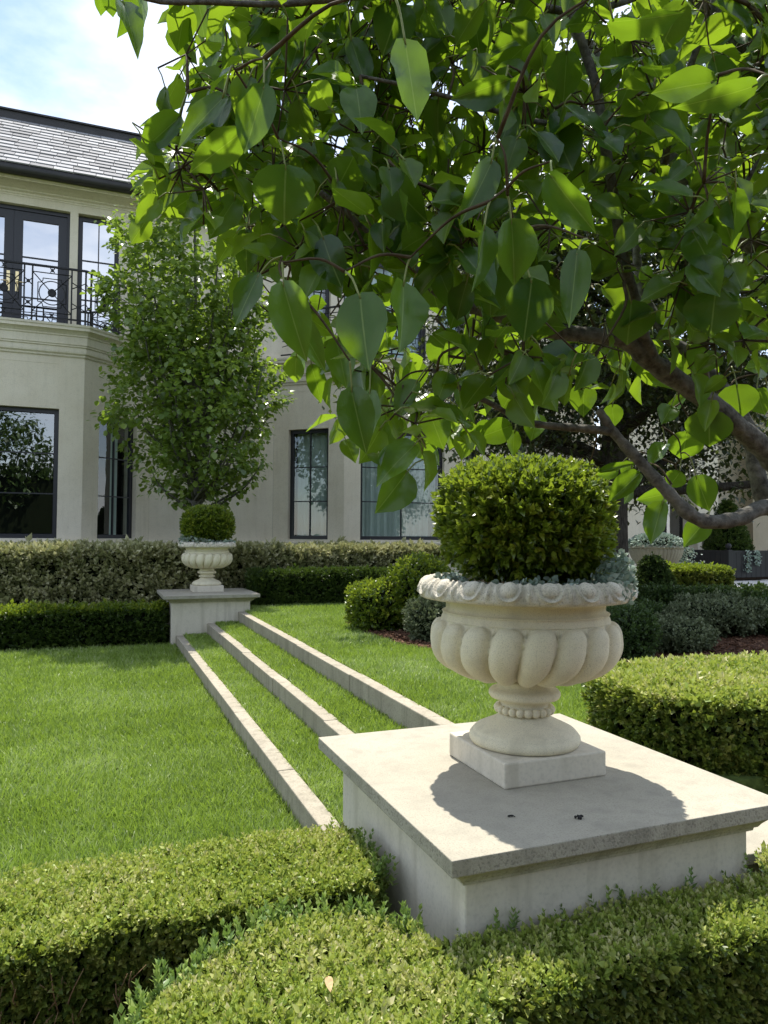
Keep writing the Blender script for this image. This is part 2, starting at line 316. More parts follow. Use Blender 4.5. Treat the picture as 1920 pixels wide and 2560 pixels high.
def shoot(pairs, lsize, tmpl=T_leaf, spread=.75, seed=0):
    r = np.random.default_rng(seed); V = []; Fs = []; dr = []
    def leaf(p, d, s, c):
        d = d/np.linalg.norm(d); x = np.cross(d, (0, 1, 0)) if abs(d[1]) < .95 else np.array([1., 0, 0]); x = x/np.linalg.norm(x); z = np.cross(x, d)
        o = len(V)
        for q in tmpl[0]: V.append(p+x*q[0]*s+d*q[1]*s+z*q[2]*s); dr.append(c)
        for f in tmpl[1]: Fs.append(tuple(o+i for i in f))
    for i in range(pairs):
        y = .08+.72*i/max(1, pairs-1); a0 = i*math.pi/2+r.random()*.5; tip = i/max(1, pairs-1)
        for h in (0, math.pi):
            a = a0+h+r.normal()*.2; el = spread*(1.15-.55*tip)+r.normal()*.12
            leaf(np.array([0, y, 0.]), np.array([math.cos(a)*math.sin(el), math.cos(el), math.sin(a)*math.sin(el)]), lsize*(1.1-.35*tip)*(.85+.3*r.random()), .42*tip-.18+r.normal()*.06)
    leaf(np.array([0, .82, 0.]), np.array([.1, 1, .1]), lsize*.6, .2)
    return (np.array(V), Fs, np.array(dr))
SH = [shoot(4, .5, seed=i) for i in range(3)]
SHQ = [shoot(3, .62, T_quad, seed=30+i) for i in range(3)]
SHL = [shoot(3, .6, T_quad, seed=5+i) for i in range(2)]
def wob(P, a=1., f=3.):
    x, y, z = P[:, 0], P[:, 1], P[:, 2]
    return a*(np.sin(f*x+1.3*f*y)+np.sin(1.7*f*y-f*z*1.1+1.)+np.sin(2.3*f*z+1.9*f*x+2.)+.6*np.sin(4.1*f*x-3.3*f*y+.5)+.5*np.sin(5.3*f*y+4.7*f*z))/4.
def edge_dist(P, poly):
    d = np.full(len(P), 1e9); nn = np.zeros((len(P), 2)); k = len(poly)
    for i in range(k):
        a, b = poly[i], poly[(i+1) % k]; e = b-a; L = np.hypot(*e); u = e/L; nrm = np.array([u[1], -u[0]])
        t = np.clip((P-a)@u, 0, L); q = a+t[:, None]*u; dd = np.hypot(*(P-q).T); m = dd < d; d[m] = dd[m]; nn[m] = nrm
    return d, nn
def inside(P, poly):
    r = np.zeros(len(P), bool); k = len(poly)
    for i in range(k):
        (x0, y0), (x1, y1) = poly[i], poly[(i+1) % k]
        c = ((y0 > P[:, 1]) != (y1 > P[:, 1])) & (P[:, 0] < (x1-x0)*(P[:, 1]-y0)/(y1-y0+1e-12)+x0); r ^= c
    return r
def area(poly):
    x, y = poly[:, 0], poly[:, 1]; return .5*(x@np.roll(y, -1)-y@np.roll(x, -1))
def shell(poly, z0, z1, dens, rnd_r=.06, wobble=.02, wf=4., deep=.05, sides=True):
    """points and outward normals on the skin of a clipped hedge block"""
    poly = np.asarray(poly, float)
    if area(poly) < 0: poly = poly[::-1]
    lo, hi = poly.min(0), poly.max(0); n = int(dens*np.prod(hi-lo))
    P = lo+rng.random((n, 2))*(hi-lo); P = P[inside(P, poly)]
    d, nn = edge_dist(P, poly); k = np.clip(1-d/rnd_r, 0, 1)
    z = z1-rnd_r*(1-np.sqrt(np.clip(1-k*k, 0, 1))); A = np.column_stack([P, z]); NA = np.column_stack([nn*k[:, None], np.sqrt(np.clip(1-k*k, 0.02, 1))])
    PT = [A]; NT = [NA]; TP = [np.ones(len(A))]
    if sides:
        for i in range(len(poly)):
            a, b = poly[i], poly[(i+1) % len(poly)]; e = b-a; L = np.hypot(*e); u = e/L; nrm = np.array([u[1], -u[0]])
            if nrm[1] > .6: continue
            m = int(dens*.8*L*(z1-z0)); s = rng.random(m); zz = z0+rng.random(m)*(z1-rnd_r*.6-z0)
            PT.append(np.column_stack([a+e*s[:, None], zz])); NT.append(np.column_stack([np.tile(nrm, (m, 1)), np.full(m, .15)])); TP.append(np.zeros(m))
    P = np.concatenate(PT); Nn = np.concatenate(NT); tp = np.concatenate(TP)
    P = P+Nn*(wob(P, wobble, wf)-rng.random(len(P))**1.5*deep)[:, None]
    return P, Nn, tp
def core(name, poly, z0, z1, inset, parent, m=None):
    poly = np.asarray(poly, float)
    if area(poly) < 0: poly = poly[::-1]
    c = poly.mean(0); k = len(poly); ins = []
    for i in range(k):
        a, b, d = poly[i-1], poly[i], poly[(i+1) % k]; u = (b-a)/np.hypot(*(b-a)); v = (d-b)/np.hypot(*(d-b))
        n1 = np.array([-u[1], u[0]]); n2 = np.array([-v[1], v[0]]); mm = n1+n2; mm /= max(.3, mm@n1); ins.append(b+mm*inset)
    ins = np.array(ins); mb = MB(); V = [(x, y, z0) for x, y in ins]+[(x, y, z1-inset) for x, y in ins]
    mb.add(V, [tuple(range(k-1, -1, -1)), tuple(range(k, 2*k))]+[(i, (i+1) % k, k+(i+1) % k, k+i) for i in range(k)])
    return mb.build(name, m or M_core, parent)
def hedge(name, label, poly, z0, z1, dens, size, mats, cat='hedge', group=None, rnd_r=.06, wobble=.02, wf=4., inset=.05, deep=.05, tm=None, upb=.35, top_size=1., spread=.45, seedcol=None):
    poly = np.asarray(poly, float); c = poly.mean(0)
    t = thing(name, (c[0], c[1], z0), label, cat, group)
    P, Nn, tp = shell(poly, z0, z1, dens, rnd_r, wobble, wf, deep)
    core('shade_core', poly, z0-.01, z1, inset, t)  # solid dark block standing in for the shaded hedge interior
    tms = tm or SH
    D = Nn+np.array([0, 0, upb])+rng.normal(size=P.shape)*spread
    pick = rng.integers(0, len(tms), len(P)); S = size*(.7+.6*rng.random(len(P))); S = np.where(tp > .5, S*top_size, S); S = np.where(rng.random(len(P)) < .03, S*1.6, S)
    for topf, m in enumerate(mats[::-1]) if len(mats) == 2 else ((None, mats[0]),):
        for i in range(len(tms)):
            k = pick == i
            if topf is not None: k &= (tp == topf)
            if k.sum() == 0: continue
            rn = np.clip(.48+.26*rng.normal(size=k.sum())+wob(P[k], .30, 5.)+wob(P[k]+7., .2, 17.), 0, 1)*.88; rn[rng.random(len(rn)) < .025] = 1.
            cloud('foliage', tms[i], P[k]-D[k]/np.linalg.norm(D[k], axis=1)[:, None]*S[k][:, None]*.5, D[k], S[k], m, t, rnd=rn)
    return t
def bush(name, label, c, rad, n, size, m, z0=None, cat='shrub', group=None, tm=None, ex=2., wobble=.03, wf=6., deep=.12, upb=.35, coref=.8, spread=.5, stem=True, zcut=None):
    """a rounded shrub: leaves on an uneven dome over a dark inner mass, on short stems"""
    c = np.asarray(c, float); rad = np.asarray(rad, float)
    t = thing(name, (c[0], c[1], c[2]-rad[2] if z0 is None else z0), label, cat, group)
    u = rng.normal(size=(n, 3)); u /= np.linalg.norm(u, axis=1)[:, None]
    f = (np.abs(u)**ex).sum(1)**(-1./ex); P = c+u*f[:, None]*rad
    Nn = u/rad; Nn /= np.linalg.norm(Nn, axis=1)[:, None]
    P = P+Nn*(wob(P-c, wobble, wf)-rng.random(n)[:, None].ravel()**1.6*deep)[:, None]
    if zcut is not None: k = P[:, 2] > zcut; P, Nn = P[k], Nn[k]
    D = Nn+np.array([0, 0, upb])+rng.normal(size=P.shape)*spread
    tms = tm or SH; pick = rng.integers(0, len(tms), len(P)); S = size*(.7+.6*rng.random(len(P)))
    for i in range(len(tms)):
        k = pick == i; rn = np.clip(.45+.3*rng.normal(size=k.sum())+wob(P[k], .22, 7.), 0, 1)*.9
        cloud('foliage', tms[i], P[k]-D[k]/np.linalg.norm(D[k], axis=1)[:, None]*S[k][:, None]*.5, D[k], S[k], m, t, rnd=rn)
    mb = MB(); K = 20; J = 12; V = []
    for j in range(J+1):
        for i in range(K):
            a = 2*math.pi*i/K; b = -math.pi/2+math.pi*j/J; q = np.array([math.cos(a)*math.cos(b), math.sin(a)*math.cos(b), math.sin(b)]); ff = (np.abs(q)**ex).sum()**(-1./ex)
            p = c+q*ff*rad*coref
            if zcut is not None: p[2] = max(p[2], zcut+.02)
            V.append(p)
    mb.add(V, [(j*K+i, j*K+(i+1) % K, (j+1)*K+(i+1) % K, (j+1)*K+i) for j in range(J) for i in range(K)])
    mb.build('shade_core', M_core, t)  # dark solid dome painted as the shade inside the shrub
    if z0 is not None:
        sb = MB()
        for i in range(5):
            a = i*1.26; sb.tube([(c[0]+.02*math.cos(a), c[1]+.02*math.sin(a), z0-.02), (c[0]+.1*rad[0]*math.cos(a), c[1]+.1*rad[1]*math.sin(a), (z0+c[2])/2), (c[0]+.3*rad[0]*math.cos(a), c[1]+.3*rad[1]*math.sin(a), c[2])], [.012, .010, .006], 6)
        sb.build('stem', M_twig, t)
    return t

# ================================================================== GROUND AND TERRACES
Z1, Z2, Z3 = .138, .283, .430
C1, C2, C3, CW = .992, 1.398, 1.815, .097
YN, YF = 2.80, 10.082                      # curbs run from the near plinth to the far one
g = MB().box(-400, 400, -400, 900, -1, -.03).build('ground', M_lawn); tag(g, kind='structure')
g = MB().box(-30, C1+.02, 2.0, 30, -.03, -.004).build('lower_lawn', M_lawn); tag(g, kind='structure')
g = MB().box(C1+CW-.01, C2+.01, YN, 11.0, -.02, Z1-.012).build('terrace_bed', M_lawn); tag(g, kind='structure')
g = MB().box(C2+CW-.01, C3+.01, YN, 11.0, -.02, Z2-.012).build('terrace_bed', M_lawn); tag(g, kind='structure')
g = MB().box(C3+CW-.01, 40, 2.45, 30, -.02, Z3-.012).build('upper_lawn', M_lawn); tag(g, kind='structure')
g = MB().box(-8, 1.2, -3, 2.6, -.03, -.008).build('planting_bed', M_mulch); tag(g, kind='structure')
g = MB().box(1.2, 8, -3, 1.72, -.03, -.006).build('planting_bed', M_mulch); tag(g, kind='structure')
mulch_poly = np.array([(2.80, 8.35), (2.72, 7.4), (2.78, 6.5), (3.05, 5.9), (3.7, 5.2), (4.2, 4.75), (5.4, 4.6), (9, 4.6), (12, 6), (11, 10.4), (9, 10.6), (5, 10.2), (3.4, 9.0)])
mb = MB(); k = len(mulch_poly)
mb.add([(x, y, Z3-.05) for x, y in mulch_poly]+[(x, y, Z3+.012) for x, y in mulch_poly], [tuple(range(k, 2*k))]+[(i, (i+1) % k, k+(i+1) % k, k+i) for i in range(k)])
g = mb.build('mulch_bed', M_mulch); tag(g, kind='structure')
# mulch chips
P = rng.random((16000, 2))*np.array([4.5, 4.6])+np.array([2.6, 4.6]); P = P[inside(P, mulch_poly)]
D = rng.normal(size=(len(P), 3)); D[:, 2] *= .3
cloud('mulch_chips', (np.array([(-.15, -.5, 0), (.15, -.5, 0), (.15, .5, .05), (-.15, .5, .05)]), [(0, 1, 2), (0, 2, 3)]), np.column_stack([P, Z3+.014+rng.random(len(P))*.012]), D, .035, leafmat('mulch_chip', [(.05, .025, .016), (.12, .06, .035), (.22, .13, .085)], .0, (.1, .1, .1), .9, .1))

def grass(name, label, poly, z, dens_fn, L=.05, wd=.0052, excl=None):
    poly = np.asarray(poly, float); lo, hi = poly.min(0), poly.max(0)
    dm = max(dens_fn(np.linspace(lo[1], hi[1], 20))); n = int(dm*np.prod(hi-lo)); P = lo+rng.random((n, 2))*(hi-lo)
    k = inside(P, poly)&(rng.random(n) < dens_fn(P[:, 1])/dm)
    if excl is not None: k &= ~inside(P, excl)
    P = P[k]; n = len(P); P3 = np.column_stack([P, np.full(n, z-.012)])
    lean = np.column_stack([wob(P3, .45, 2.3)+wob(P3, .3, 9.), wob(P3[:, [1, 0, 2]]+3., .45, 2.6)+wob(P3+5, .3, 11.), np.full(n, 1.)])
    D = lean+rng.normal(size=(n, 3))*np.array([.55, .55, .12])
    far = np.clip((P[:, 1]-2.5)/8., 0, 1)
    S = np.column_stack([wd*(.8+.5*rng.random(n))*(1+1.0*far), L*(.65+.6*rng.random(n))*(1+wob(P3, .12, 5)), L*(.5+.6*rng.random(n))])
    rn = np.clip(.44+.27*rng.normal(size=n)+wob(P3, .40, 2.2)+wob(P3, .2, 8.)+wob(P3+3., .15, 21.), 0, 1)  # random tone, its broad pale patches painting in sheen on the grass
    o = cloud(name, T_blade, P3, D, S, L_grass, None, rnd=rn); tag(o, label, 'grass'); return o
grass('lawn_grass', 'bright mown grass of the lower lawn left of the stone curbs', [(-1.0, 2.5), (C1+.004, 2.5), (C1+.004, 10.15), (-2.1, 10.3), (-1.9, 8)], 0., lambda y: np.interp(y, [2.5, 4.5, 7, 10.4], [11000, 8500, 5000, 3800]), L=.066)
grass('terrace_grass', 'grass strip between the lowest and the middle stone curb', [(C1+CW, 2.85), (C2, 2.85), (C2, 10.1), (C1+CW, 10.1)], Z1, lambda y: np.interp(y, [2.5, 5, 10.4], [13000, 9000, 5500]), L=.05)
grass('terrace_grass', 'grass strip between the middle and the highest stone curb', [(C2+CW, 2.85), (C3, 2.85), (C3, 10.1), (C2+CW, 10.1)], Z2, lambda y: np.interp(y, [2.5, 5, 10.4], [13000, 9000, 5500]), L=.05)
grass('upper_lawn_grass', 'grass of the upper lawn beyond the highest stone curb', [(C3+CW, 2.7), (2.5, 2.7), (3.4, 4.7), (3.6, 11), (C3+CW, 11)], Z3, lambda y: np.interp(y, [2.5, 5, 10.4], [11000, 7500, 4200]), L=.05, excl=mulch_poly)

# ---- stone curbs, each a run of blocks
def curb(label, x, z, zb, joints):
    t = thing('stone_curb', (x+CW/2, (YN+YF)/2, zb), label, 'curb', 'stone curbs stepping up the lawn')
    js = [YN]+joints+[YF]
    for a, b in zip(js[:-1], js[1:]):
        dz = random.uniform(-.003, .003); dx = random.uniform(-.005, .005)
        MB().box(x+dx, x+CW+dx, a+.0015, b-.0015, zb-.06, z+dz).build('stone_block', M_curb, t, bevel=.006)
curb('lowest stone curb edging the lower lawn', C1, Z1, 0, [4.15, 5.6, 7.2, 8.7])
curb('middle stone curb between two strips of grass', C2, Z2, Z1, [4.6, 6.1, 7.5, 9.0])
curb('highest stone curb edging the upper lawn', C3, Z3, Z2, [3.9, 5.3, 6.9, 8.5])

# ================================================================== PLINTHS
ZC = .674
def plinth(label, xa, xb, y0, y1, zb, inset, th=.045, mh=.058, joint=None):
    t = thing('stone_plinth', ((xa+xb)/2, (y0+y1)/2, zb), label, 'plinth', 'stone plinths carrying urns')
    a, b, c, d = xa+inset, xb-inset, y0+inset, y1-inset
    MB().box(a, b, c, d, zb-.05, ZC-th-.004).build('body', M_plinth, t, bevel=.006)
    # moulding swept round the body
    prof = [(0.002, ZC-th-mh), (.012, ZC-th-mh), (.014, ZC-th-mh+.010), (.022, ZC-th-mh+.013), (.030, ZC-th-mh+.026), (.045, ZC-th-mh+.042), (.058, ZC-th-mh+.047), (.060, ZC-th-.002)]
    mb = MB(); V = []
    for o, z in prof:
        o = o*inset/.08
        V += [(a-o, c-o, z), (b+o, c-o, z), (b+o, d+o, z), (a-o, d+o, z)]
    mb.add(V, [(i*4+j, i*4+(j+1) % 4, (i+1)*4+(j+1) % 4, (i+1)*4+j) for i in range(len(prof)-1) for j in range(4)])
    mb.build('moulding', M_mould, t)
    xs = [xa, joint, xb] if joint else [xa, xb]
    for p, q in zip(xs[:-1], xs[1:]):
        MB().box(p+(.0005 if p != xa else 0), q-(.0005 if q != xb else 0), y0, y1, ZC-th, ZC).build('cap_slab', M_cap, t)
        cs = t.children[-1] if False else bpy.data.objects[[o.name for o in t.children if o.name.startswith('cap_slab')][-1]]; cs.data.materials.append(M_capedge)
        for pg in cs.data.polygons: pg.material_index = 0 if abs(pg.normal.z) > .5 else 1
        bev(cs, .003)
    return t
plinth('broad stone plinth in front under the large urn', .850, 2.02, 1.67, 2.872, 0, .08)
plinth('farther stone plinth at the far end of the curbs', .815, 2.097, 9.966, 11.168, 0, .115)
t = thing('low_stone_wall', (3.4, 2.2, 0), 'low stone wall running off right behind the near plinth', 'wall')
MB().box(1.93, 5.0, 1.95, 2.22, -.05, .362).build('body', M_plinth, t, bevel=.004)
MB().box(2.04, 3.4, 1.90, 2.24, .365, .405).build('cap_slab', M_cap, t, bevel=.004)
MB().box(3.403, 5.0, 1.90, 2.24, .365, .404).build('cap_slab', M_cap, t, bevel=.004)

# ================================================================== URNS
UX, UY = 1.446, 2.272
def make_urn():
    t = thing('garden_urn', (UX, UY, ZC), 'large cream stone urn with ribbed bowl on the nearer plinth', 'urn', 'stone urns on plinths')
    s = .2017; zb = ZC+.0853; c = (UX, UY)
    MB().box(UX-s, UX+s, UY-s, UY+s, ZC, zb).build('square_base', M_plinth, t, bevel=.006)
    def zz(z): return z if z >= .975 else zb+(z-.735)*(.975-zb)/(.975-.735)
    foot = [(.182, .735), (.192, .739), (.198, .752), (.197, .765), (.190, .776), (.184, .779), (.183, .785), (.176, .792), (.150, .806), (.122, .820), (.102, .832), (.090, .842), (.086, .85)]
    MB().lathe([(r, zz(z)) for r, z in foot], 96, c).build('foot', M_urn, t, True)
    collar = [(.084, .848), (.083, .856), (.090, .860), (.090, .876), (.083, .880), (.0865, .893), (.092, .903), (.100, .909), (.122, .914), (.128, .925), (.1275, .936), (.120, .946), (.104, .951), (.098, .957), (.097, .97), (.11, .985)]
    MB().lathe([(r, zz(z)) for r, z in collar], 96, c).build('stem', M_urn, t, True)
    bead = MB(); bead.lathe([(.0005, -.0158), (.008, -.0135), (.0135, -.008), (.0158, 0), (.0135, .008), (.008, .0135), (.0005, .0158)], 12)
    bo = None; nb = 22
    for i in range(nb):
        a = 2*math.pi*i/nb; loc = (UX+.0945*math.cos(a), UY+.0945*math.sin(a), zz(.868))
        if bo is None:
            bo = bead.build('bead', M_urn, t, True); WT[bo] = np.array(loc); bo.location = Vector(WT[bo]-WT[t])
        else:
            o = bo.copy(); COL.objects.link(o); o.location = Vector(np.array(loc)-WT[t])
    # gadrooned bowl
    bp = np.array([(.090, .968), (.094, .984), (.12, .998), (.165, 1.010), (.21, 1.025), (.25, 1.042), (.278, 1.058), (.298, 1.077), (.309, 1.098), (.313, 1.118), (.312, 1.138), (.310, 1.158), (.307, 1.180), (.303, 1.197), (.299, 1.210), (.295, 1.220), (.296, 1.226)])
    bpf = catmull(bp, 7); NL = 18
    d = np.r_[0, np.cumsum(np.hypot(*np.diff(bpf, axis=0).T))]; d /= d[-1]
    def lobes(th, v, prof):
        tt = d[:, None]; ph = th*NL/(2*math.pi)+(.62*(1-tt)*1.2); x = 2*(ph-np.floor(ph))-1
        top = .93; ln = .12; y = np.clip((tt-(top-ln))/ln, 0, 1.2); bot = np.clip((tt-.04)/.30, 0, 1)
        q = 1-(np.abs(x)/.95)**2.4-y**2
        h = .036*np.sqrt(np.clip(q, 0, 1))
        tongue = .012*np.clip(1-np.abs(np.abs(x)-1)/.10, 0, 1)*np.clip((tt-.6)/.2, 0, 1)*np.clip((top-tt)/.04, 0, 1)
        return (h*bot**.7+tongue-.006*(tt < top))*np.clip(tt/.06, 0, 1)
    MB().lathe(bpf, 18*20, c, lobes, cap=False).build('bowl', M_urn, t, True)
    neck = catmull([(.2965, 1.224), (.2985, 1.229), (.288, 1.233), (.2835, 1.242), (.285, 1.255), (.292, 1.266), (.303, 1.274), (.316, 1.279), (.33, 1.281)], 4)
    MB().lathe(neck, 128, c, cap=False).build('neck', M_urn, t, True)
    # rim with egg-and-dart relief
    rp_ = catmull([(.30, 1.276), (.34, 1.276), (.368, 1.277), (.380, 1.284), (.3815, 1.296), (.378, 1.311), (.370, 1.325), (.358, 1.336), (.345, 1.342), (.334, 1.343), (.328, 1.338), (.324, 1.322), (.322, 1.29)], 8)
    n0 = len(rp_)
    def eggs(th, v, prof):
        b = (v-.30)/(.72-.30)                      # 0 at the lower lip, 1 at the inner top edge
        NE = 18; ph = th*NE/(2*math.pi); a = ph-np.floor(ph)-.5
        e = np.sqrt((a/.215)**2+((b-.60)/.40)**2)
        h = .014*np.sqrt(np.clip(1-e**2, 0, 1))
        h = h+.010*np.exp(-((e-1.42)/.17)**2)*np.clip((1.15-b)/.3, 0, 1)
        aa = .5-np.abs(a); dart = np.clip(1-aa/.085*(.55+.9*np.clip(1-b, 0, 1)), 0, 1)*np.clip((b-.02)/.25, 0, 1)*np.clip((1.05-b)/.2, 0, 1)
        h = np.maximum(h, .012*dart)
        wv = .0018*np.sin(th*31+3*b)*np.sin(th*13)
        return np.where((b > -.02)&(b < 1.12), h+wv, 0.)
    MB().lathe(rp_, 18*26, c, eggs, cap=False).build('rim', M_rim, t, True)
    MB().lathe([(.001, 1.302), (.2, 1.306), (.326, 1.300)], 40, c, cap=False).build('soil', M_soil, t, True)
    return t
URN = make_urn()
UX2, UY2 = 1.468, 10.683
u2 = copy_tree(URN, None, Vector((UX2, UY2, ZC)), 1.05); u2['label'] = 'smaller looking cream stone urn on the farther plinth'
# clipped box balls planted in the urns
bush('boxwood_ball', 'bright green clipped boxwood ball growing in the large near urn', (UX+.0, UY, 1.555), (.292, .292, .214), 4800, .070, L_ball, z0=1.31, cat='boxwood', group='boxwood balls in urns', ex=2.5, wobble=.03, deep=.10, coref=.74, upb=.5, zcut=1.345)
bush('boxwood_ball', 'small clipped boxwood ball in the far urn below the columnar tree', (UX2, UY2, 1.625), (.345, .345, .255), 2600, .085, L_ball, z0=1.34, cat='boxwood', group='boxwood balls in urns', ex=2.4, wobble=.02, deep=.06, coref=.82, tm=SHL, upb=.4)
def silver(name, label, C, Rm, n, size, ztop, arcs):
    t = thing(name, (C[0], C[1], ztop-.05), label, 'silver plant')
    P = []; 
    for a0, a1, r0, r1, h, m in arcs:
        a = np.radians(a0+(a1-a0)*rng.random(m)); r = r0+(r1-r0)*rng.random(m); hh = h*rng.random(m)*np.clip(1-((a-np.radians((a0+a1)/2))/np.radians((a1-a0)/2))**2, .15, 1)
        P.append(np.column_stack([C[0]+r*np.cos(a), C[1]+r*np.sin(a), ztop+hh-np.clip((r-Rm)*1.4, 0, 1)]))
    P = np.concatenate(P); D = P-np.array([C[0], C[1], ztop-.15]); D /= np.linalg.norm(D, axis=1)[:, None]; D += rng.normal(size=P.shape)*.6
    cloud('foliage', T_fat, P, D, size*(.6+.7*rng.random(len(P))), L_silver, t)
    sb = MB()
    for i in range(14):
        p = P[rng.integers(0, len(P))]; sb.tube([(C[0]+.75*(p[0]-C[0]), C[1]+.75*(p[1]-C[1]), ztop-.045), (C[0]+.9*(p[0]-C[0]), C[1]+.9*(p[1]-C[1]), max(ztop, p[2])+.01), p], .0018, 4)
    sb.build('stem', M_petiole, t)
silver('trailing_silver_plant', 'silvery trailing plant spilling over the right of the large urn rim', (UX, UY), .34, 0, .022, 1.335, [(-68, 4, .26, .378, .11, 900), (-150, -60, .24, .32, .018, 130), (-260, -150, .25, .325, .02, 120), (0, 60, .2, .33, .04, 120)])
silver('trailing_silver_plant', 'silvery trailing plant along the left rim of the far urn', (UX2, UY2), .36, 0, .035, 1.375, [(-260, -80, .2, .39, .10, 500), (-80, 20, .25, .37, .03, 140)])

# ================================================================== HOUSE
HS = thing('house', (4.5, 15.4, 0), 'pale limestone house with slate roof, canted bays and balcony', 'house')
class Seg:
    def __init__(s, P, Q):
        s.P = np.array(P, float); s.Q = np.array(Q, float); e = s.Q-s.P; s.L = float(np.hypot(*e)); s.u = e/s.L; s.n = np.array([s.u[1], -s.u[0]])
    def pt(s, a, t, z): q = s.P+s.u*a+s.n*t; return (q[0], q[1], z)
    def box(s, mb, a0, a1, t0, t1, z0, z1):
        return mb.hexa([s.pt(a, t, z) for z in (z0, z1) for t in (t1, t0) for a in (a0, a1)])
    def at(s, X): return (X-s.P[0])/s.u[0]
YB, YM, CX = 14.3, 15.4, 1.24
PL = [(-9., YM), (-4.24, YM), (-3.0, YB), (-.29, YB), (.95, YM), (3.49, YM), (4.73, YB), (7.42, YB), (8.66, YM), (11.9, YM)]
segs = [Seg(a, b) for a, b in zip(PL[:-1], PL[1:])]
def sweep(pl, prof, z_off=0.):
    """sweep a (outward, height) profile along the plan with mitred corners"""
    pl = [np.array(p, float) for p in pl]; n = len(pl); mb = MB(); V = []
    for i in range(n):
        ns_ = []
        for a, b in ((i-1, i), (i, i+1)):
            if a >= 0 and b < n: u = (pl[b]-pl[a])/np.hypot(*(pl[b]-pl[a])); ns_.append(np.array([u[1], -u[0]]))
        m = sum(ns_); m = m/np.hypot(*m); m = m/max(.4, m@ns_[0])
        for o, z in prof: q = pl[i]+m*o; V.append((q[0], q[1], z+z_off))
    k = len(prof)
    mb.add(V, [(i*k+j, (i+1)*k+j, (i+1)*k+j+1, i*k+j+1) for i in range(n-1) for j in range(k-1)]+[tuple(range(k)), tuple((n-1)*k+j for j in range(k-1, -1, -1))])
    return mb
ZW0, ZW1 = 1.40, 3.74
core_mb = MB()
def wall_plain(sg, z0, z1, cuts):
    sg.box(core_mb, 0, sg.L, -.30, -.004, -.05, z1-.0)
def blocks(sg, a0, a1, zs, t0=-.02, t1=0.):
    for z0, z1 in zip(zs[:-1], zs[1:]):
        m = MB(); sg.box(m, a0+.0015, a1-.0015, t0, t1+random.uniform(-.0008, .0008), z0+.003, z1-.003); m.build('stone_block', M_wall, WALL)
bld = []
# structural wall behind the facing blocks (openings left free)
wall_mb = MB()
def pier(sg, a0, a1, z0, z1, t0=-.34, t1=-.004): sg.box(wall_mb, a0, a1, t0, t1, z0, z1)
openings = {2: [(.35, 2.30)], 3: [(.36, 1.30)], 6: [(.37, 2.32)], 5: [(.36, 1.30)], 7: [(.36, 1.30)], 1: [(.36, 1.30)]}
UPW = {}      # upper floor openings on the main plane, given in X
faces = []
for i, sg in enumerate(segs):
    op = openings.get(i, []); z1 = 4.72
    if not op:
        pier(sg, 0, sg.L, -.05, z1); faces.append((sg, 0, sg.L, [1.40, 2.57, 3.77, 4.72]))
    else:
        a, b = op[0]; b = min(b, sg.L-.36)
        pier(sg, 0, a, -.05, z1); pier(sg, b, sg.L, -.05, z1); pier(sg, a, b, -.05, ZW0-.01); pier(sg, a, b, ZW1+.001, z1)
        faces.append((sg, 0, a, [1.40, 2.57, 3.77, 4.72])); faces.append((sg, b, sg.L, [1.40, 2.57, 3.77, 4.72]))
# upper storey wall on the main plane with door and window openings
UO = [(-2.63, -.628), (-.481, .285), (4.05, 4.75), (5.05, 7.1), (7.4, 8.1)]
UPS = Seg((-9., YM), (11.9, YM)); xs = [-9.]; ZU0, ZU1 = 5.28, 7.83
for a, b in UO:
    UPS.box(wall_mb, xs[-1]+9, a+9, -.34, 0, ZU0-.6, 8.2); UPS.box(wall_mb, a+9, b+9, -.34, 0, ZU1, 8.2); UPS.box(wall_mb, a+9, b+9, -.34, -.01, ZU0-.6, ZU0+.02); xs.append(b)
UPS.box(wall_mb, xs[-1]+9, 20.9, -.34, 0, ZU0-.6, 8.2)
WALL = wall_mb.build('wall', M_wall, HS)
for sg, a0, a1, zs in faces: blocks(sg, a0, a1, zs)
# lintel and spandrel blocks with a sunk panel over every ground-floor window
for i, op in openings.items():
    sg = segs[i]; a, b = op[0]; b = min(b, sg.L-.36)
    m = MB(); sg.box(m, a+.0015, b-.0015, -.02, 0, ZW1+.002, 4.045); m.build('stone_block', M_wall, WALL)
    m = MB(); sg.box(m, a+.0015, b-.0015, -.02, 0, 4.556, 4.718); m.build('stone_block', M_wall, WALL)
    m = MB(); sg.box(m, a+.0015, a+.06, -.02, 0, 4.047, 4.554); m.build('stone_block', M_wall, WALL)
    m = MB(); sg.box(m, b-.06, b-.0015, -.02, 0, 4.047, 4.554); m.build('stone_block', M_wall, WALL)
    m = MB()
    for q0, q1, w0, w1 in ((a+.062, b-.062, 4.05, 4.072), (a+.062, b-.062, 4.53, 4.552), (a+.062, a+.084, 4.074, 4.528), (b-.084, b-.062, 4.074, 4.528)): sg.box(m, q0, q1, -.03, -.008, w0, w1)
    m.build('panel_moulding', M_trim, WALL)
    m = MB(); sg.box(m, a+.084, b-.084, -.04, -.022, 4.074, 4.528); m.build('panel', M_wall, WALL)
sweep(PL, [(-.2, 1.06), (.06, 1.06), (.06, 1.20), (.075, 1.205), (.075, 1.24), (.055, 1.26), (.05, 1.29), (.085, 1.305), (.085, 1.338), (.03, 1.345), (.03, 1.397), (-.12, 1.399)]).build('base_course', M_trim, HS)
sweep(PL, [(-.05, 4.70), (.02, 4.70), (.028, 4.715), (.028, 4.735), (.06, 4.76), (.065, 4.79), (.065, 4.865), (.085, 4.875), (.085, 4.90), (.10, 4.91), (.10, 5.05), (.115, 5.06), (.118, 5.085), (.15, 5.12), (.185, 5.145), (.205, 5.15), (.205, 5.205), (.22, 5.21), (.225, 5.25), (-.3, 5.275)]).build('cornice', M_trim, HS)
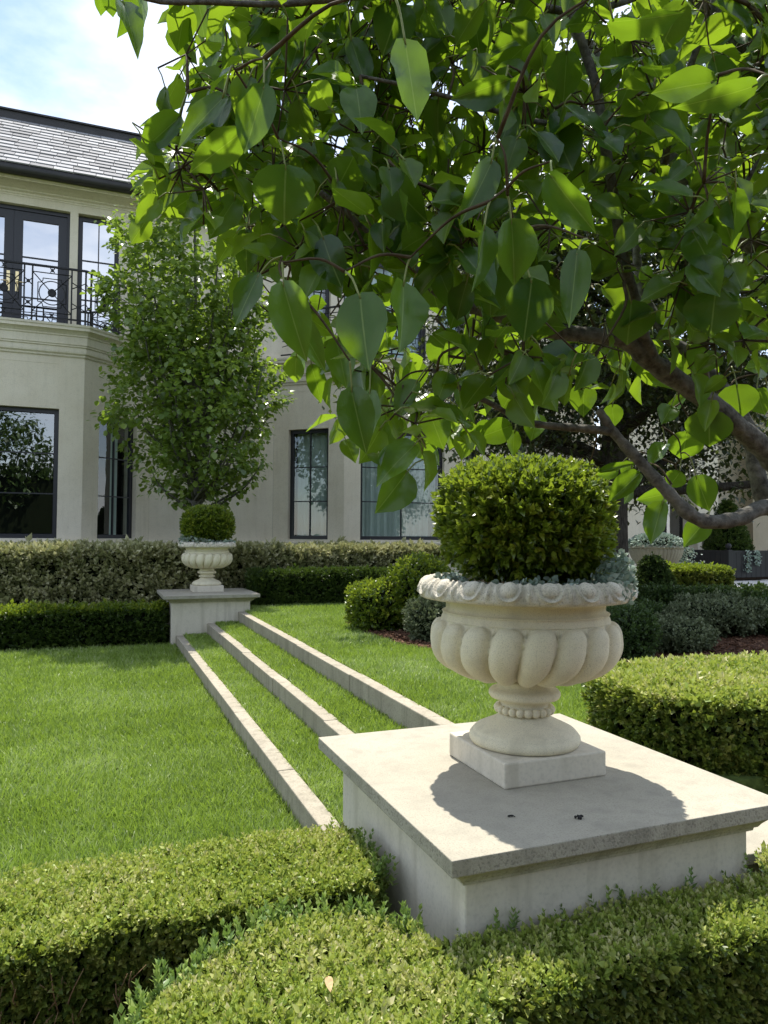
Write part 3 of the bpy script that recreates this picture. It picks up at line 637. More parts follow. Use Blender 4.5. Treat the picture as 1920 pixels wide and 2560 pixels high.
# balcony floors over the bays
for p in ([(-4.24, YM), (-3.0, YB), (-.29, YB), (.95, YM)], [(3.49, YM), (4.73, YB), (7.42, YB), (8.66, YM)]):
    m = MB(); V = [(x, y, 5.1) for x, y in p]+[(x, y, 5.27) for x, y in p]
    m.add(V, [(3, 2, 1, 0), (4, 5, 6, 7), (0, 1, 5, 4), (1, 2, 6, 5), (2, 3, 7, 6), (3, 0, 4, 7)]); m.build('balcony_floor', M_trim, HS)
# eaves cornice, gutter, roof
EL = [(-9., YM), (11.9, YM)]
sweep(EL, [(-.1, 7.98), (.012, 7.98), (.012, 8.01), (.03, 8.02), (.03, 8.05), (.08, 8.07), (.09, 8.09), (.18, 8.12), (.28, 8.14), (.36, 8.145), (.37, 8.16), (.40, 8.165), (.40, 8.2), (-.1, 8.21)]).build('eaves_cornice', M_trim, HS)
RY0, RZ0, RP = 14.85, 8.33, math.radians(40); RL = 3.36; RX0, RX1 = -3.2, 5.6
sweep(EL, [(.38, 8.205), (.54, 8.19), (.575, 8.21), (.585, 8.33), (.57, 8.345), (.56, 8.335), (.55, 8.23), (.38, 8.235)]).build('gutter', M_lead, HS, True)
cP, sP = math.cos(RP), math.sin(RP)
def rp3(x, a, h): return (x, RY0+a*cP-h*sP, RZ0+a*sP+h*cP)
m = MB(); m.hexa([rp3(x, a, h) for h in (-.10, -.015) for a in (0, RL) for x in (-9, 11.9)]); ROOF = m.build('roof', plain('roof_deck', (.05, .05, .055), .8), HS)
m, nt, out = mat('slate'); M_slate = m; Lk = nt.links.new
oi = N(nt, 'ShaderNodeObjectInfo'); rr = ramp(nt, [(0, (.17, .17, .178)), (.5, (.26, .26, .27)), (1, (.36, .36, .37))]); Lk(oi.outputs['Random'], rr.inputs['Fac'])
tcn = N(nt, 'ShaderNodeTexCoord'); nz = N(nt, 'ShaderNodeTexNoise'); nz.inputs['Scale'].default_value = 9; nz.inputs['Detail'].default_value = 6; Lk(tcn.outputs['Object'], nz.inputs['Vector'])
bpn = N(nt, 'ShaderNodeBump'); bpn.inputs['Strength'].default_value = .4; bpn.inputs['Distance'].default_value = .01; Lk(nz.outputs['Fac'], bpn.inputs['Height'])
bb = N(nt, 'ShaderNodeBsdfPrincipled'); bb.inputs['Roughness'].default_value = .75; bb.inputs['Specular IOR Level'].default_value = .15; Lk(rr.outputs['Color'], bb.inputs['Base Color']); Lk(bpn.outputs['Normal'], bb.inputs['Normal']); Lk(bb.outputs[0], out.inputs['Surface'])
slate_me = []
for wd in (.25, .30, .35, .40):
    mb = MB(); mb.hexa([(x, a*cP-h*sP, a*sP+h*cP) for h0, h1 in ((0, 0),) for h, a0_, a1_ in ((0, 0, .30), (.024, 0, .30)) for a in (a0_, a1_) for x in (.004, wd-.006)])
    me = bpy.data.meshes.new('slate'); me.from_pydata(np.concatenate(mb.v).tolist(), [], mb.f); me.materials.append(M_slate); slate_me.append((wd, me))
row_h = .238; nrow = int(RL/row_h); ns_total = 0
for r_ in range(nrow+1):
    a = -.03+r_*row_h; x = RX0+random.uniform(-.3, 0)
    x_end = 3.6 if r_ < nrow else 3.6
    while x < x_end and ns_total < 300:
        wd, me = random.choice(slate_me)
        if x > -2.5 and a < RL-.05:
            o = bpy.data.objects.new('slate', me); COL.objects.link(o); o.parent = ROOF
            base = np.array(rp3(x, a, .030+random.uniform(0, .006))); o.location = Vector(base-WT[ROOF]); o.rotation_euler = (math.radians(-5.0+random.uniform(-.7, .7)), random.uniform(-.004, .004), 0); ns_total += 1
        x += wd
mb = MB()
for r_ in range(nrow+1):      # slates beyond the part in view, joined
    for x0_, x1_ in ((-8.9, -2.45), (3.65, 11.8)):
        x = x0_+random.uniform(0, .2); a = -.03+r_*row_h
        while x < x1_:
            wd = random.choice((.3, .35, .4)); b = rp3(x, a, 0)
            mb.hexa([rp3(xx, aa, h+.022*(1-(aa-a)/.3)) for h in (0, .014) for aa in (a, a+.3) for xx in (x, x+wd-.006)]); x += wd
o = mb.build('slate_field', M_slate, ROOF); o['kind'] = 'stuff'
m = MB(); yR, zR = RY0+RL*cP, RZ0+RL*sP
for y0_, y1_, z0_, z1_ in ((yR-.10, yR+.3, zR-.08, zR+.06), (yR-.06, yR+.3, zR+.062, zR+.16), (yR-.10, yR+.3, zR+.162, zR+.20)): m.box(-9, 11.9, y0_, y1_, z0_, z1_)
m.build('ridge_cap', M_lead, HS)
m = MB(); m.box(-9, 11.9, YM+.3, yR+.2, 0, .05); m.box(-9, 11.9, yR+.25, yR+.35, 0, zR); m.build('rear_wall', M_room, HS)

# ---- windows
def window(sg, a0, a1, z0, z1, cols, rows, glass, curtain=None, curt_range=None, fr=.06, t=-.10, side=None, room=True):
    m = MB(); g0 = t-.03
    sg.box(m, a0, a0+fr, t-.07, t, z0, z1); sg.box(m, a1-fr, a1, t-.07, t, z0, z1); sg.box(m, a0+fr, a1-fr, t-.07, t, z0, z0+fr); sg.box(m, a0+fr, a1-fr, t-.07, t, z1-fr, z1)
    wdw = m.build('window', M_dark, HS)
    ca = np.linspace(a0+fr, a1-fr, cols+1); cz = np.linspace(z0+fr, z1-fr, rows+1)
    for i in range(1, cols): m = MB(); sg.box(m, ca[i]-.011, ca[i]+.011, g0-.02, g0+.022, z0+fr, z1-fr); m.build('muntin', M_dark, wdw)
    for j in range(1, rows): m = MB(); sg.box(m, a0+fr, a1-fr, g0-.02, g0+.019, cz[j]-.011, cz[j]+.011); m.build('muntin', M_dark, wdw)
    for i in range(cols):
        for j in range(rows):
            m = MB(); e = .010
            m.add([sg.pt(ca[i]+e, g0, cz[j]+e), sg.pt(ca[i+1]-e, g0, cz[j]+e), sg.pt(ca[i+1]-e, g0, cz[j+1]-e), sg.pt(ca[i]+e, g0, cz[j+1]-e)], [(0, 1, 2, 3)]); m.build('pane', glass, wdw)
    if curtain:
        for c0, c1 in curt_range or [(a0+fr, a1-fr)]:
            m = MB(); n = int((c1-c0)/.012)+2; V = []
            for q in range(n):
                a = c0+(c1-c0)*q/(n-1); tt = -.30+.035*math.sin(a*31+1.3*math.sin(a*7))+.012*math.sin(a*83)
                V += [sg.pt(a, tt, z0), sg.pt(a, tt, z1)]
            m.add(V, [(2*q, 2*q+2, 2*q+3, 2*q+1) for q in range(n-1)]); m.build('curtain', curtain, wdw, True)
    m = MB(); e = .25
    m.add([sg.pt(a, tt, z) for z in (z0-e, z1+e) for tt in (-.9, -.34) for a in (a0-e, a1+e)], [(0, 1, 5, 4), (0, 4, 6, 2), (1, 3, 7, 5), (0, 2, 3, 1), (4, 5, 7, 6)]); m.build('room', M_room, wdw)
    # stone reveal
    return wdw
s = segs[2]; window(s, .35, 2.30, ZW0, ZW1, 2, 3, M_glass_dark, fr=.075)
s = segs[3]; window(s, .36, s.L-.36, ZW0, ZW1, 2, 3, M_glass, M_curt2, [(.36+.55, .36+.74)], fr=.07)
s = segs[6]; window(s, .37, 2.32, ZW0, ZW1, 2, 3, M_glass, M_curt, fr=.075)
s = segs[5]; window(s, .36, s.L-.36, ZW0, ZW1, 2, 3, M_glass, M_curt, fr=.075)
for i in (1, 7): s = segs[i]; window(s, .36, s.L-.36, ZW0, ZW1, 2, 3, M_glass, M_curt, fr=.075)
# upper windows
window(UPS, -.481+9, .285+9, ZU0, 7.81, 2, 3, M_glass_sky, M_curt2, [(-.30+9, .20+9)], fr=.075, t=-.12)
window(UPS, 4.05+9, 4.75+9, ZU0, 7.81, 2, 3, M_glass, M_curt2, fr=.075, t=-.12)
window(UPS, 5.05+9, 7.1+9, ZU0, 7.81, 2, 3, M_glass, M_curt2, fr=.075, t=-.12)
window(UPS, 7.4+9, 8.1+9, ZU0, 7.81, 2, 3, M_glass, M_curt2, fr=.075, t=-.12)
# balcony door: frame, two leaves with panes and brass handles
m = MB(); d0, d1 = -2.63+9, -.628+9
UPS.box(m, d0, d0+.05, -.2, -.1, ZU0, 7.82); UPS.box(m, d1-.05, d1, -.2, -.1, ZU0, 7.82); UPS.box(m, d0+.05, d1-.05, -.2, -.1, 7.75, 7.82)
dfr = m.build('door_frame', M_dark, HS)
for k_, (a, b) in enumerate(((d0+.053, 7.368), (7.372, d1-.053))):
    m = MB(); st = .16; zt = 7.745; zb_ = ZU0+.01
    UPS.box(m, a, a+st, -.18, -.125, zb_, zt); UPS.box(m, b-st, b, -.18, -.125, zb_, zt); UPS.box(m, a+st, b-st, -.18, -.125, zt-st, zt); UPS.box(m, a+st, b-st, -.18, -.125, zb_, zb_+.3)
    for zz_ in (6.86, 6.07): UPS.box(m, a+st, b-st, -.17, -.135, zz_-.012, zz_+.012)
    leaf = m.build('door', M_dark, HS)
    for q0, q1 in ((zb_+.3, 6.058), (6.082, 6.848), (6.872, zt-st)):
        m = MB(); m.add([UPS.pt(a+st, -.152, q0), UPS.pt(b-st, -.152, q0), UPS.pt(b-st, -.152, q1), UPS.pt(a+st, -.152, q1)], [(0, 1, 2, 3)]); m.build('pane', M_glass_sky, leaf)
    m = MB(); hx = (b-.075) if k_ == 0 else (a+.075)
    UPS.box(m, hx-.028, hx+.028, -.125, -.117, 6.16, 6.55); sx = -1 if k_ == 0 else 1
    m.tube([UPS.pt(hx, -.117, 6.33), UPS.pt(hx, -.06, 6.33), UPS.pt(hx+sx*.02, -.055, 6.33), UPS.pt(hx+sx*.12, -.055, 6.33)], .011, 8)
    m.tube([UPS.pt(hx, -.117, 6.48), UPS.pt(hx, -.105, 6.48)], .018, 10); m.build('door_handle', M_brass, leaf)
m = MB(); m.add([(x, y, z) for z in (4.9, 8.1) for y in (YM+.95, YM+.34) for x in (-2.9, -.4)], [(0, 1, 5, 4), (0, 4, 6, 2), (1, 3, 7, 5), (0, 2, 3, 1), (4, 5, 7, 6)]); m.build('room', M_room, HS)

# ---- balcony railings following the bays
def railing(corners, ends):
    """corners: (c0, c1) of the bay front; ends on the main wall"""
    pl = [ends[0], corners[0], corners[1], ends[1]]; zt, zb_ = 6.30, 5.36
    m = sweep(pl, [(-.026, zt-.035), (.026, zt-.035), (.026, zt-.006), (.012, zt), (-.012, zt), (-.026, zt-.006), (-.026, zt-.035)])
    m2 = sweep(pl, [(-.014, zb_-.014), (.014, zb_-.014), (.014, zb_+.014), (-.014, zb_+.014), (-.014, zb_-.014)]); m.add(np.concatenate(m2.v), m2.f)
    R = m.build('balcony_railing', M_iron, HS)
    post = MB()
    def bar(mb, sg, p, q, r=.0095): mb.tube([sg.pt(p[0], 0, p[1]), sg.pt(q[0], 0, q[1])], r, 4)
    def rosette(mb, sg, a, z, r):
        mb.tube([sg.pt(a, -.012, z), sg.pt(a, .016, z)], r, 14)
        for k in range(4):
            q = math.pi/4+k*math.pi/2; mb.tube([sg.pt(a, 0, z), sg.pt(a+2.0*r*math.cos(q), 0, z+2.0*r*math.sin(q))], r*.36, 5)
    def vpost(sg, a, r=.013):
        mb = MB(); sg.box(mb, a-r, a+r, -r, r, 5.27, zt-.034); mb.build('post', M_iron, R)
    def panel(sg, a0, a1):
        mb = MB(); w_ = a1-a0; ca = (a0+a1)/2; z0, z1 = zb_+.09, zt-.14; cz = (z0+z1)/2
        bar(mb, sg, (a0, z1), (a1, z1)); bar(mb, sg, (a0, z0), (a1, z0))
        rosette(mb, sg, ca, (z1+zt-.03)/2, .026); rosette(mb, sg, ca, (z0+zb_)/2, .024)
        R_ = min(.215, w_*.33); mb.tube([sg.pt(ca+R_*math.cos(t), 0, cz+R_*math.sin(t)) for t in np.linspace(0, 2*math.pi, 33)], .010, 5, False)
        mb.tube([sg.pt(ca, -.015, cz), sg.pt(ca, .02, cz)], .072, 18)
        for k in range(8):
            q = k*math.pi/4; mb.tube([sg.pt(ca+.05*math.cos(q), .02, cz+.05*math.sin(q)), sg.pt(ca+.05*math.cos(q), .028, cz+.05*math.sin(q))], .016, 7)
        for sx, sz in ((-1, -1), (1, -1), (1, 1), (-1, 1)): bar(mb, sg, (ca+sx*.05*.7, cz+sz*.05*.7), (ca+sx*w_/2, cz+sz*(z1-z0)/2), .009)
        hx, hz, nt_ = w_*.36, (z1-z0)*.36, .08
        pts = [(-hx, -hz+nt_), (-hx, hz-nt_), (-hx+nt_*.6, hz-nt_), (-hx+nt_, hz-nt_*.5), (-hx+nt_, hz), (hx-nt_, hz), (hx-nt_, hz-nt_*.5), (hx-nt_*.6, hz-nt_), (hx, hz-nt_), (hx, -hz+nt_), (hx-nt_*.6, -hz+nt_), (hx-nt_, -hz+nt_*.5), (hx-nt_, -hz), (-hx+nt_, -hz), (-hx+nt_, -hz+nt_*.5), (-hx+nt_*.6, -hz+nt_), (-hx, -hz+nt_)]
        for p, q in zip(pts[:-1], pts[1:]): bar(mb, sg, (ca+p[0], cz+p[1]), (ca+q[0], cz+q[1]), .008)
        mb.build('railing_panel', M_iron, R)
    def link(sg, a0, a1):
        ca = (a0+a1)/2
        for z in (5.60, 5.98):
            mb = MB(); mb.tube([sg.pt(ca, -.01, z), sg.pt(ca, .014, z)], .03, 12)
            for sx in (-1, 1):
                for sz in (-1, 1): bar(mb, sg, (ca, z), (ca+sx*(a1-a0)/2, z+sz*.06), .009)
            mb.build('rosette', M_iron, R)
    F_ = Seg(corners[0], corners[1])
    X0 = corners[0][0]; L_ = F_.L; a = L_
    vpost(F_, L_-.004, .016); vpost(F_, L_-.24); link(F_, L_-.24, L_-.02); a = L_-.24
    while a-.65 > .15:
        panel(F_, a-.645, a); vpost(F_, a-.645); 
        if a-.78 > .1: link(F_, a-.775, a-.645); vpost(F_, a-.775)
        a -= .775
    vpost(F_, .004, .016)
    for P_, Q_ in ((corners[1], ends[1]), (ends[0], corners[0])):
        S_ = Seg(P_, Q_); rev = P_ is ends[0]
        q = (lambda v: S_.L-v) if rev else (lambda v: v)
        vpost(S_, q(.12)); link(S_, min(q(.01), q(.12)), max(q(.01), q(.12))); b0, b1 = sorted((q(.12), q(.80))); panel(S_, b0, b1); vpost(S_, q(.80)); b0, b1 = sorted((q(.80), q(S_.L-.03))); link(S_, b0, b1)
o_ = .13
railing(((-2.95, YB-o_+.03), (-.29-.0, YB-o_+.03)), ((-4.1, YM-.12), (.86, YM-.12)))
railing(((4.75, YB-o_+.03), (7.40, YB-o_+.03)), ((3.6, YM-.12), (8.55, YM-.12)))

# ================================================================== ENTRANCE PORCH, right
PT = thing('entrance_porch', (14.5, 14.5, 0), 'shaded limestone entrance porch with pilasters at the far right', 'porch')
def pbox(name, x0, x1, y0, y1, z0, z1, m=M_wall, b=.006): return MB().box(x0, x1, y0, y1, z0, z1).build(name, m, PT, bevel=b)
pbox('floor_slab', 9.6, 22, 11.2, 17, .40, .50, M_pave); pbox('step', 9.3, 22, 10.85, 11.3, .0, .425, M_pave)
pbox('pilaster', 11.92, 12.62, 14.3, 15.2, .0, 5.2); pbox('pilaster_base', 11.86, 12.68, 14.24, 15.2, .0, .72)
pbox('wall', 12.62, 12.95, 14.55, 15.2, 0, 5.2); pbox('lintel', 12.95, 14.25, 14.55, 15.2, 3.3, 5.2)
pbox('pilaster', 14.25, 14.95, 14.3, 15.2, 0, 5.2); pbox('pilaster_base', 14.20, 15.0, 14.24, 15.2, 0, .95)
pbox('back_wall', 14.95, 22, 15.7, 15.9, 0, 5.2); pbox('side_wall', 14.8, 14.95, 15.2, 15.7, 0, 5.2)
pbox('pilaster', 16.72, 17.5, 13.9, 14.8, 0, 5.2); pbox('pilaster_base', 16.64, 17.6, 13.82, 14.8, 0, 1.05)
pbox('entablature', 11.7, 22, 13.8, 16, 5.2, 6.2, M_trim); pbox('wall', 17.5, 22, 14.3, 14.6, 0, 5.2)
dm = MB().box(12.95, 14.25, 14.80, 14.86, .5, 3.3).build('door', M_iron, PT)
for x0_, x1_ in ((13.08, 13.5), (13.7, 14.12)):
    MB().box(x0_, x1_, 14.785, 14.798, 1.2, 3.1).build('pane', M_glass_dark, dm)
pbox('column', 11.55, 11.75, 13.95, 14.15, .4, 5.2, M_trim, .04)
# bowl planter with silver foliage
bx, by = 10.42, 11.55
t = thing('bowl_planter', (bx, by, .45), 'fluted pale stone bowl planter before the dark doorway', 'planter')
bp_ = catmull([(.16, .78), (.22, .82), (.33, .92), (.43, 1.05), (.49, 1.18), (.505, 1.26), (.505, 1.28)], 6)
MB().lathe(bp_, 240, (bx, by), lambda th, v, p: .018*np.sqrt(np.abs(np.sin(th*20)))*np.clip((.93-v)/.1, 0, 1)).build('bowl', M_cap, t, True)
MB().lathe(catmull([(.50, 1.27), (.53, 1.275), (.545, 1.30), (.53, 1.325), (.49, 1.33), (.47, 1.30)], 4), 240, (bx, by), lambda th, v, p: .008*np.abs(np.sin(th*24)), cap=False).build('rim', M_cap, t, True)
MB().lathe([(.26, .44), (.26, .50), (.20, .55), (.14, .62), (.14, .70), (.20, .79), (.10, .80)], 48, (bx, by)).build('foot', M_cap, t, True)
MB().lathe([(.001, 1.30), (.48, 1.29)], 24, (bx, by), cap=False).build('soil', M_soil, t)
t = thing('silver_mound', (bx, by, 1.3), 'grey green mound of trailing foliage in the fluted bowl', 'silver plant')
u = rng.normal(size=(2600, 3)); u[:, 2] = np.abs(u[:, 2]); u /= np.linalg.norm(u, axis=1)[:, None]; P = np.array([bx, by, 1.30])+u*np.array([.54, .54, .27])*(.9+.12*rng.random((2600, 1)))
P2 = np.column_stack([bx+.53+.05*rng.normal(size=260), by-.2+.15*rng.normal(size=260), 1.30-.42*rng.random(260)**1.3]); Pa = np.concatenate([P, P2]); Da = np.concatenate([u, np.tile((.6, -.3, -.5), (260, 1))])+rng.normal(size=Pa.shape)*.5
cloud('foliage', T_fat, Pa, Da, .045*(.6+.7*rng.random(len(Pa))), L_silver, t)
MB().lathe([(.50, 1.30), (.47, 1.42), (.35, 1.50), (.15, 1.54), (.001, 1.545)], 24, (bx, by), cap=False).build('shade_core', M_core, t)
# black planter box with clipped cone
px0, px1, py0, py1 = 13.47, 14.82, 12.6, 13.9
t = thing('planter_box', ((px0+px1)/2, (py0+py1)/2, .5), 'black wooden planter box with ball finials on its corner posts', 'planter')
for x in (px0, px1):
    for y in (py0, py1):
        MB().box(x-.06, x+.06, y-.06, y+.06, .5, 1.22).build('corner_post', M_iron, t, bevel=.006)
        MB().lathe([(.02, 1.22), (.03, 1.235), (.055, 1.26), (.07, 1.30), (.055, 1.345), (.03, 1.362), (.002, 1.37)], 16, (x, y)).build('finial', M_iron, t, True)
for i in range(8):
    wd = (px1-px0-.12)/8
    MB().box(px0+.06+i*wd+.004, px0+.06+(i+1)*wd-.004, py0-.02, py0+.02, .58, 1.15).build('board', M_iron, t)
    MB().box(px0-.02, px0+.02, py0+.06+i*wd+.004, py0+.06+(i+1)*wd-.004, .58, 1.15).build('board', M_iron, t)
MB().box(px0+.05, px1-.05, py0+.03, py1-.03, .52, 1.10).build('liner', M_soil, t)
MB().box(px0+.06, px1-.06, py0-.03, py0+.03, 1.15, 1.2).build('rail', M_iron, t); MB().box(px0-.03, px0+.03, py0+.06, py1-.06, 1.15, 1.2).build('rail', M_iron, t)
def cone(name, label, c, z0, z1, r, n, size, m, p=.8):
    t = thing(name, (c[0], c[1], z0), label, 'topiary')
    h = rng.random(n)**1.3; a = rng.random(n)*2*math.pi; rr_ = r*np.clip(1-h, 0, 1)**p*np.clip((h+.06)/.12, .5, 1); 
    P = np.column_stack([c[0]+rr_*np.cos(a), c[1]+rr_*np.sin(a), z0+(z1-z0)*h]); D = np.column_stack([np.cos(a), np.sin(a), np.full(n, .6)])
    P += D*(wob(P, .02, 7.)-.05*rng.random(n))[:, None]
    cloud('foliage', SHL[0], P, D+rng.normal(size=P.shape)*.4, size*(.7+.6*rng.random(n)), m, t)
    hs = np.linspace(0, .97, 8); MB().lathe([(max(.01, .82*r*(1-h_)**p), z0+(z1-z0)*h_) for h_ in hs], 16, c).build('shade_core', M_core, t)
cone('topiary_cone', 'clipped green cone growing in the black planter box', (14.14, 13.25), 1.12, 2.36, .52, 2600, .10, L_yew, .7)
t = thing('trailing_ivy', (14.14, 12.58, 1.2), 'pale trailing sprigs hanging over the black planter front', 'silver plant')
P = np.concatenate([np.column_stack([xx+.05*rng.normal(size=110), 12.55-.02*rng.random(110), 1.22-hh*rng.random(110)]) for xx, hh in ((14.0, .5), (14.28, .35))]); cloud('foliage', T_fat, P, np.tile((0, -.4, -1.), (220, 1))+rng.normal(size=(220, 3))*.5, .045, L_silver, t)
mbx = MB()
for xx, hh in ((14.0, .5), (14.28, .35)): mbx.tube([(xx, 12.62, 1.16), (xx, 12.56, 1.215), (xx, 12.545, 1.0), (xx, 12.55, 1.22-hh)], .004, 4)
mbx.build('stem', M_petiole, t)

# ================================================================== HEDGES AND SHRUBS
# near clipped boxwood
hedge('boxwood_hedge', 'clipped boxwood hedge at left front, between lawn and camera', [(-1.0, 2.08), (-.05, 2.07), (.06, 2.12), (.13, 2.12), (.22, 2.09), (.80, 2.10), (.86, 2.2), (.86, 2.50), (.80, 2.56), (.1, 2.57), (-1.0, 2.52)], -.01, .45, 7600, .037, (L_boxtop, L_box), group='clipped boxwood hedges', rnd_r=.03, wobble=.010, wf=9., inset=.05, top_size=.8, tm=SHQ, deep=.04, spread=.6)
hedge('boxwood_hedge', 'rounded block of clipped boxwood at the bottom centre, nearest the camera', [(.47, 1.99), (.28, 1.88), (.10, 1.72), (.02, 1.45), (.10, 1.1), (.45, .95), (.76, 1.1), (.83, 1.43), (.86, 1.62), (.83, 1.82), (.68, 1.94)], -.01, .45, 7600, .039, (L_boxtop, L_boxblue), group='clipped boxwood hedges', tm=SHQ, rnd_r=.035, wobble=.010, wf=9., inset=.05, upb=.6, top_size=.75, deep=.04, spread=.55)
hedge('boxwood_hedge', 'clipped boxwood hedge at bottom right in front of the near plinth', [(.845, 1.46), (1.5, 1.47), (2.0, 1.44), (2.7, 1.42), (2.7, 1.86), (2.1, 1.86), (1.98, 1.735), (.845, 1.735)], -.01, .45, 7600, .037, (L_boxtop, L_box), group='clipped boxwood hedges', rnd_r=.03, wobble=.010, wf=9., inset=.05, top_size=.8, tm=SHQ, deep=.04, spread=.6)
hedge('boxwood_hedge', 'thick clipped boxwood hedge at right behind the near plinth', [(2.42, 3.05), (2.46, 2.80), (2.62, 2.58), (2.88, 2.44), (3.4, 2.38), (4.4, 2.34), (4.4, 3.42), (3.0, 3.48), (2.65, 3.45), (2.48, 3.28)], .0, .76, 3000, .056, (L_boxtop, L_box), group='clipped boxwood hedges', rnd_r=.05, wobble=.018, wf=6., inset=.06, tm=SHQ, spread=.6)
def sprigs(h, line, z, n, size, m, out=(0, 0), seed=0):
    """unclipped young shoots standing up along an edge"""
    line = np.asarray(line, float); sl = np.r_[0, np.cumsum(np.hypot(*np.diff(line, axis=0).T))]; t_ = rng.random(n)*sl[-1]
    P = np.column_stack([np.interp(t_, sl, line[:, 0]), np.interp(t_, sl, line[:, 1]), z-rng.random(n)**1.4*.16])+rng.normal(size=(n, 3))*np.array([.012, .012, .006])
    D = np.array([out[0], out[1], 1.])+rng.normal(size=(n, 3))*.28
    S = size*(.6+.7*rng.random(n)); cloud('young_shoots', shoot(5, .34, seed=60+seed), P-D/np.linalg.norm(D, axis=1)[:, None]*S[:, None]*.35, D, S, m, h)
h1 = [o for o in COL.objects if o.get('label', '').startswith('clipped boxwood hedge at left')][0]; h2 = [o for o in COL.objects if o.get('label', '').startswith('rounded block')][0]; h3 = [o for o in COL.objects if o.get('label', '').startswith('clipped boxwood hedge at bottom right')][0]
sprigs(h2, [(.02, 1.45), (.10, 1.72), (.28, 1.88), (.47, 1.99), (.68, 1.94), (.83, 1.82)], .45, 420, .075, L_boxblue, (-.1, .3), 1)
sprigs(h3, [(.86, 1.73), (2.0, 1.73)], .45, 90, .06, L_boxblue, (0, .1), 2)
sprigs(h1, [(.80, 2.56), (.86, 2.45), (.87, 2.2), (.80, 2.10)], .44, 150, .07, L_boxblue, (.3, 0), 3)
tw = MB()
for i in range(26):
    x_ = random.uniform(-.32, .12); z_ = random.uniform(.05, .30); p_ = np.array([x_, 2.085, z_]); q_ = p_+np.array([random.uniform(-.03, .05), random.uniform(-.035, -.015), random.uniform(.06, .13)])
    tw.tube(catmull([p_, (p_+q_)/2+np.array([random.gauss(0, .008), -.012, 0]), q_], 3), np.linspace(.0024, .0012, 7), 5)
    r_ = (p_+q_)/2; tw.tube([r_, r_+np.array([random.uniform(-.04, .04), -.012, random.uniform(.03, .06)])], [.0014, .0009], 4)
o = tw.build('bare_twigs', barkmat('bare_twig', (.16, .10, .05), (.30, .20, .11), (30, 30, 30), .3, .002), h1, True); o['kind'] = 'stuff'
# far hedges
hedge('boxwood_hedge', 'low sunlit green hedge left of the far plinth', [(-3.0, 10.31), (.86, 10.20), (.90, 10.62), (-3.0, 10.72)], -.01, .505, 1100, .10, (L_ball, L_yew), group='clipped hedges before the house', tm=SHL, rnd_r=.06, wobble=.03, wf=4., inset=.07, deep=.07)
hedge('variegated_hedge', 'tall pale variegated hedge along the foot of the house', [(-3.0, 11.3), (5.6, 11.28), (5.6, 12.0), (-3.0, 12.0)], -.01, 1.27, 480, .155, (L_vari,), group='clipped hedges before the house', tm=[shoot(3, .66, T_quad, seed=21), shoot(3, .66, T_quad, seed=22)], rnd_r=.07, wobble=.04, wf=3., inset=.09, deep=.09, upb=.6)
hedge('yew_hedge', 'dark green hedge right of the far plinth before the variegated hedge', [(2.14, 10.72), (5.4, 10.6), (5.4, 11.1), (2.14, 11.2)], .40, .93, 1300, .085, (L_yew,), group='clipped hedges before the house', tm=SHL, rnd_r=.06, wobble=.03, wf=4., inset=.07)
hedge('boxwood_hedge', 'bright clipped hedge in front of the fluted bowl planter', [(8.75, 9.75), (10.1, 9.35), (10.35, 9.95), (9.0, 10.4)], .41, .96, 1100, .10, (L_ball, L_box), group='clipped hedges before the porch', tm=SHL, rnd_r=.06, wobble=.03, wf=4., inset=.07)
hedge('dark_hedge', 'low dark hedge in the shade below the bright clipped hedge', [(6.9, 7.9), (8.9, 7.3), (9.2, 7.95), (7.2, 8.5)], .41, .74, 900, .10, (L_dark,), group='clipped hedges before the porch', tm=SHL, rnd_r=.08, wobble=.05, wf=4., inset=.08)
bush('boxwood_shrub', 'squat leafy boxwood shrub on the upper lawn edge, leftmost in the mulch', (2.98, 7.72, .68), (.33, .33, .29), 1500, .085, L_ball, z0=.43, ex=3., tm=SHL, wobble=.04, zcut=.45)
bush('boxwood_shrub', 'taller rounded boxwood shrub just left of the large urn', (3.42, 7.55, .84), (.36, .36, .43), 1900, .085, L_ball, z0=.43, ex=2.3, tm=SHL, wobble=.04, zcut=.45)
bush('variegated_shrub', 'small variegated shrub in the mulch at the left of the large urn', (3.16, 6.72, .62), (.24, .24, .24), 1300, .07, L_grey, z0=.43, ex=2.2, tm=SHL, wobble=.05, zcut=.45)
bush('boxwood_shrub', 'dark rounded boxwood shrub right of the urn bowl', (4.30, 5.15, .64), (.26, .26, .25), 1700, .06, L_dark, z0=.43, ex=2.8, wobble=.03, zcut=.45, tm=SHL)
bush('grey_shrub', 'loose grey green shrub in the mulch right of the dark boxwood', (5.05, 5.35, .565), (.40, .3, .155), 1900, .065, L_grey, z0=.43, ex=2.2, wobble=.06, zcut=.45, tm=SHL, spread=.8)
bush('grey_shrub', 'dusky grey green shrub at the right edge above the clipped hedge', (6.35, 6.1, .63), (.6, .45, .22), 2200, .075, L_grey, z0=.43, ex=2.2, wobble=.08, zcut=.45, tm=SHL, spread=.8)
bush('dark_shrub', 'dark shrub at the far right edge below the porch step', (7.15, 5.9, .60), (.5, .5, .20), 1900, .08, L_dark, z0=.43, ex=2.2, wobble=.08, zcut=.45, tm=SHL)
bush('dark_shrub', 'broad dark shrub in the shade behind the grey green shrub', (5.6, 6.7, .57), (.7, .4, .17), 2200, .08, L_dark, z0=.43, ex=2.3, wobble=.06, zcut=.45, tm=SHL)
bush('dark_shrub', 'low dark shrub behind the rounded boxwood by the trunk', (5.0, 6.4, .57), (.45, .35, .16), 1500, .08, L_dark, z0=.43, ex=2.3, wobble=.06, zcut=.45, tm=SHL)
cone('conical_evergreen', 'small dark conical evergreen beside the large urn rim', (8.2, 9.15), .43, 1.16, .36, 1900, .09, L_dark, .6)

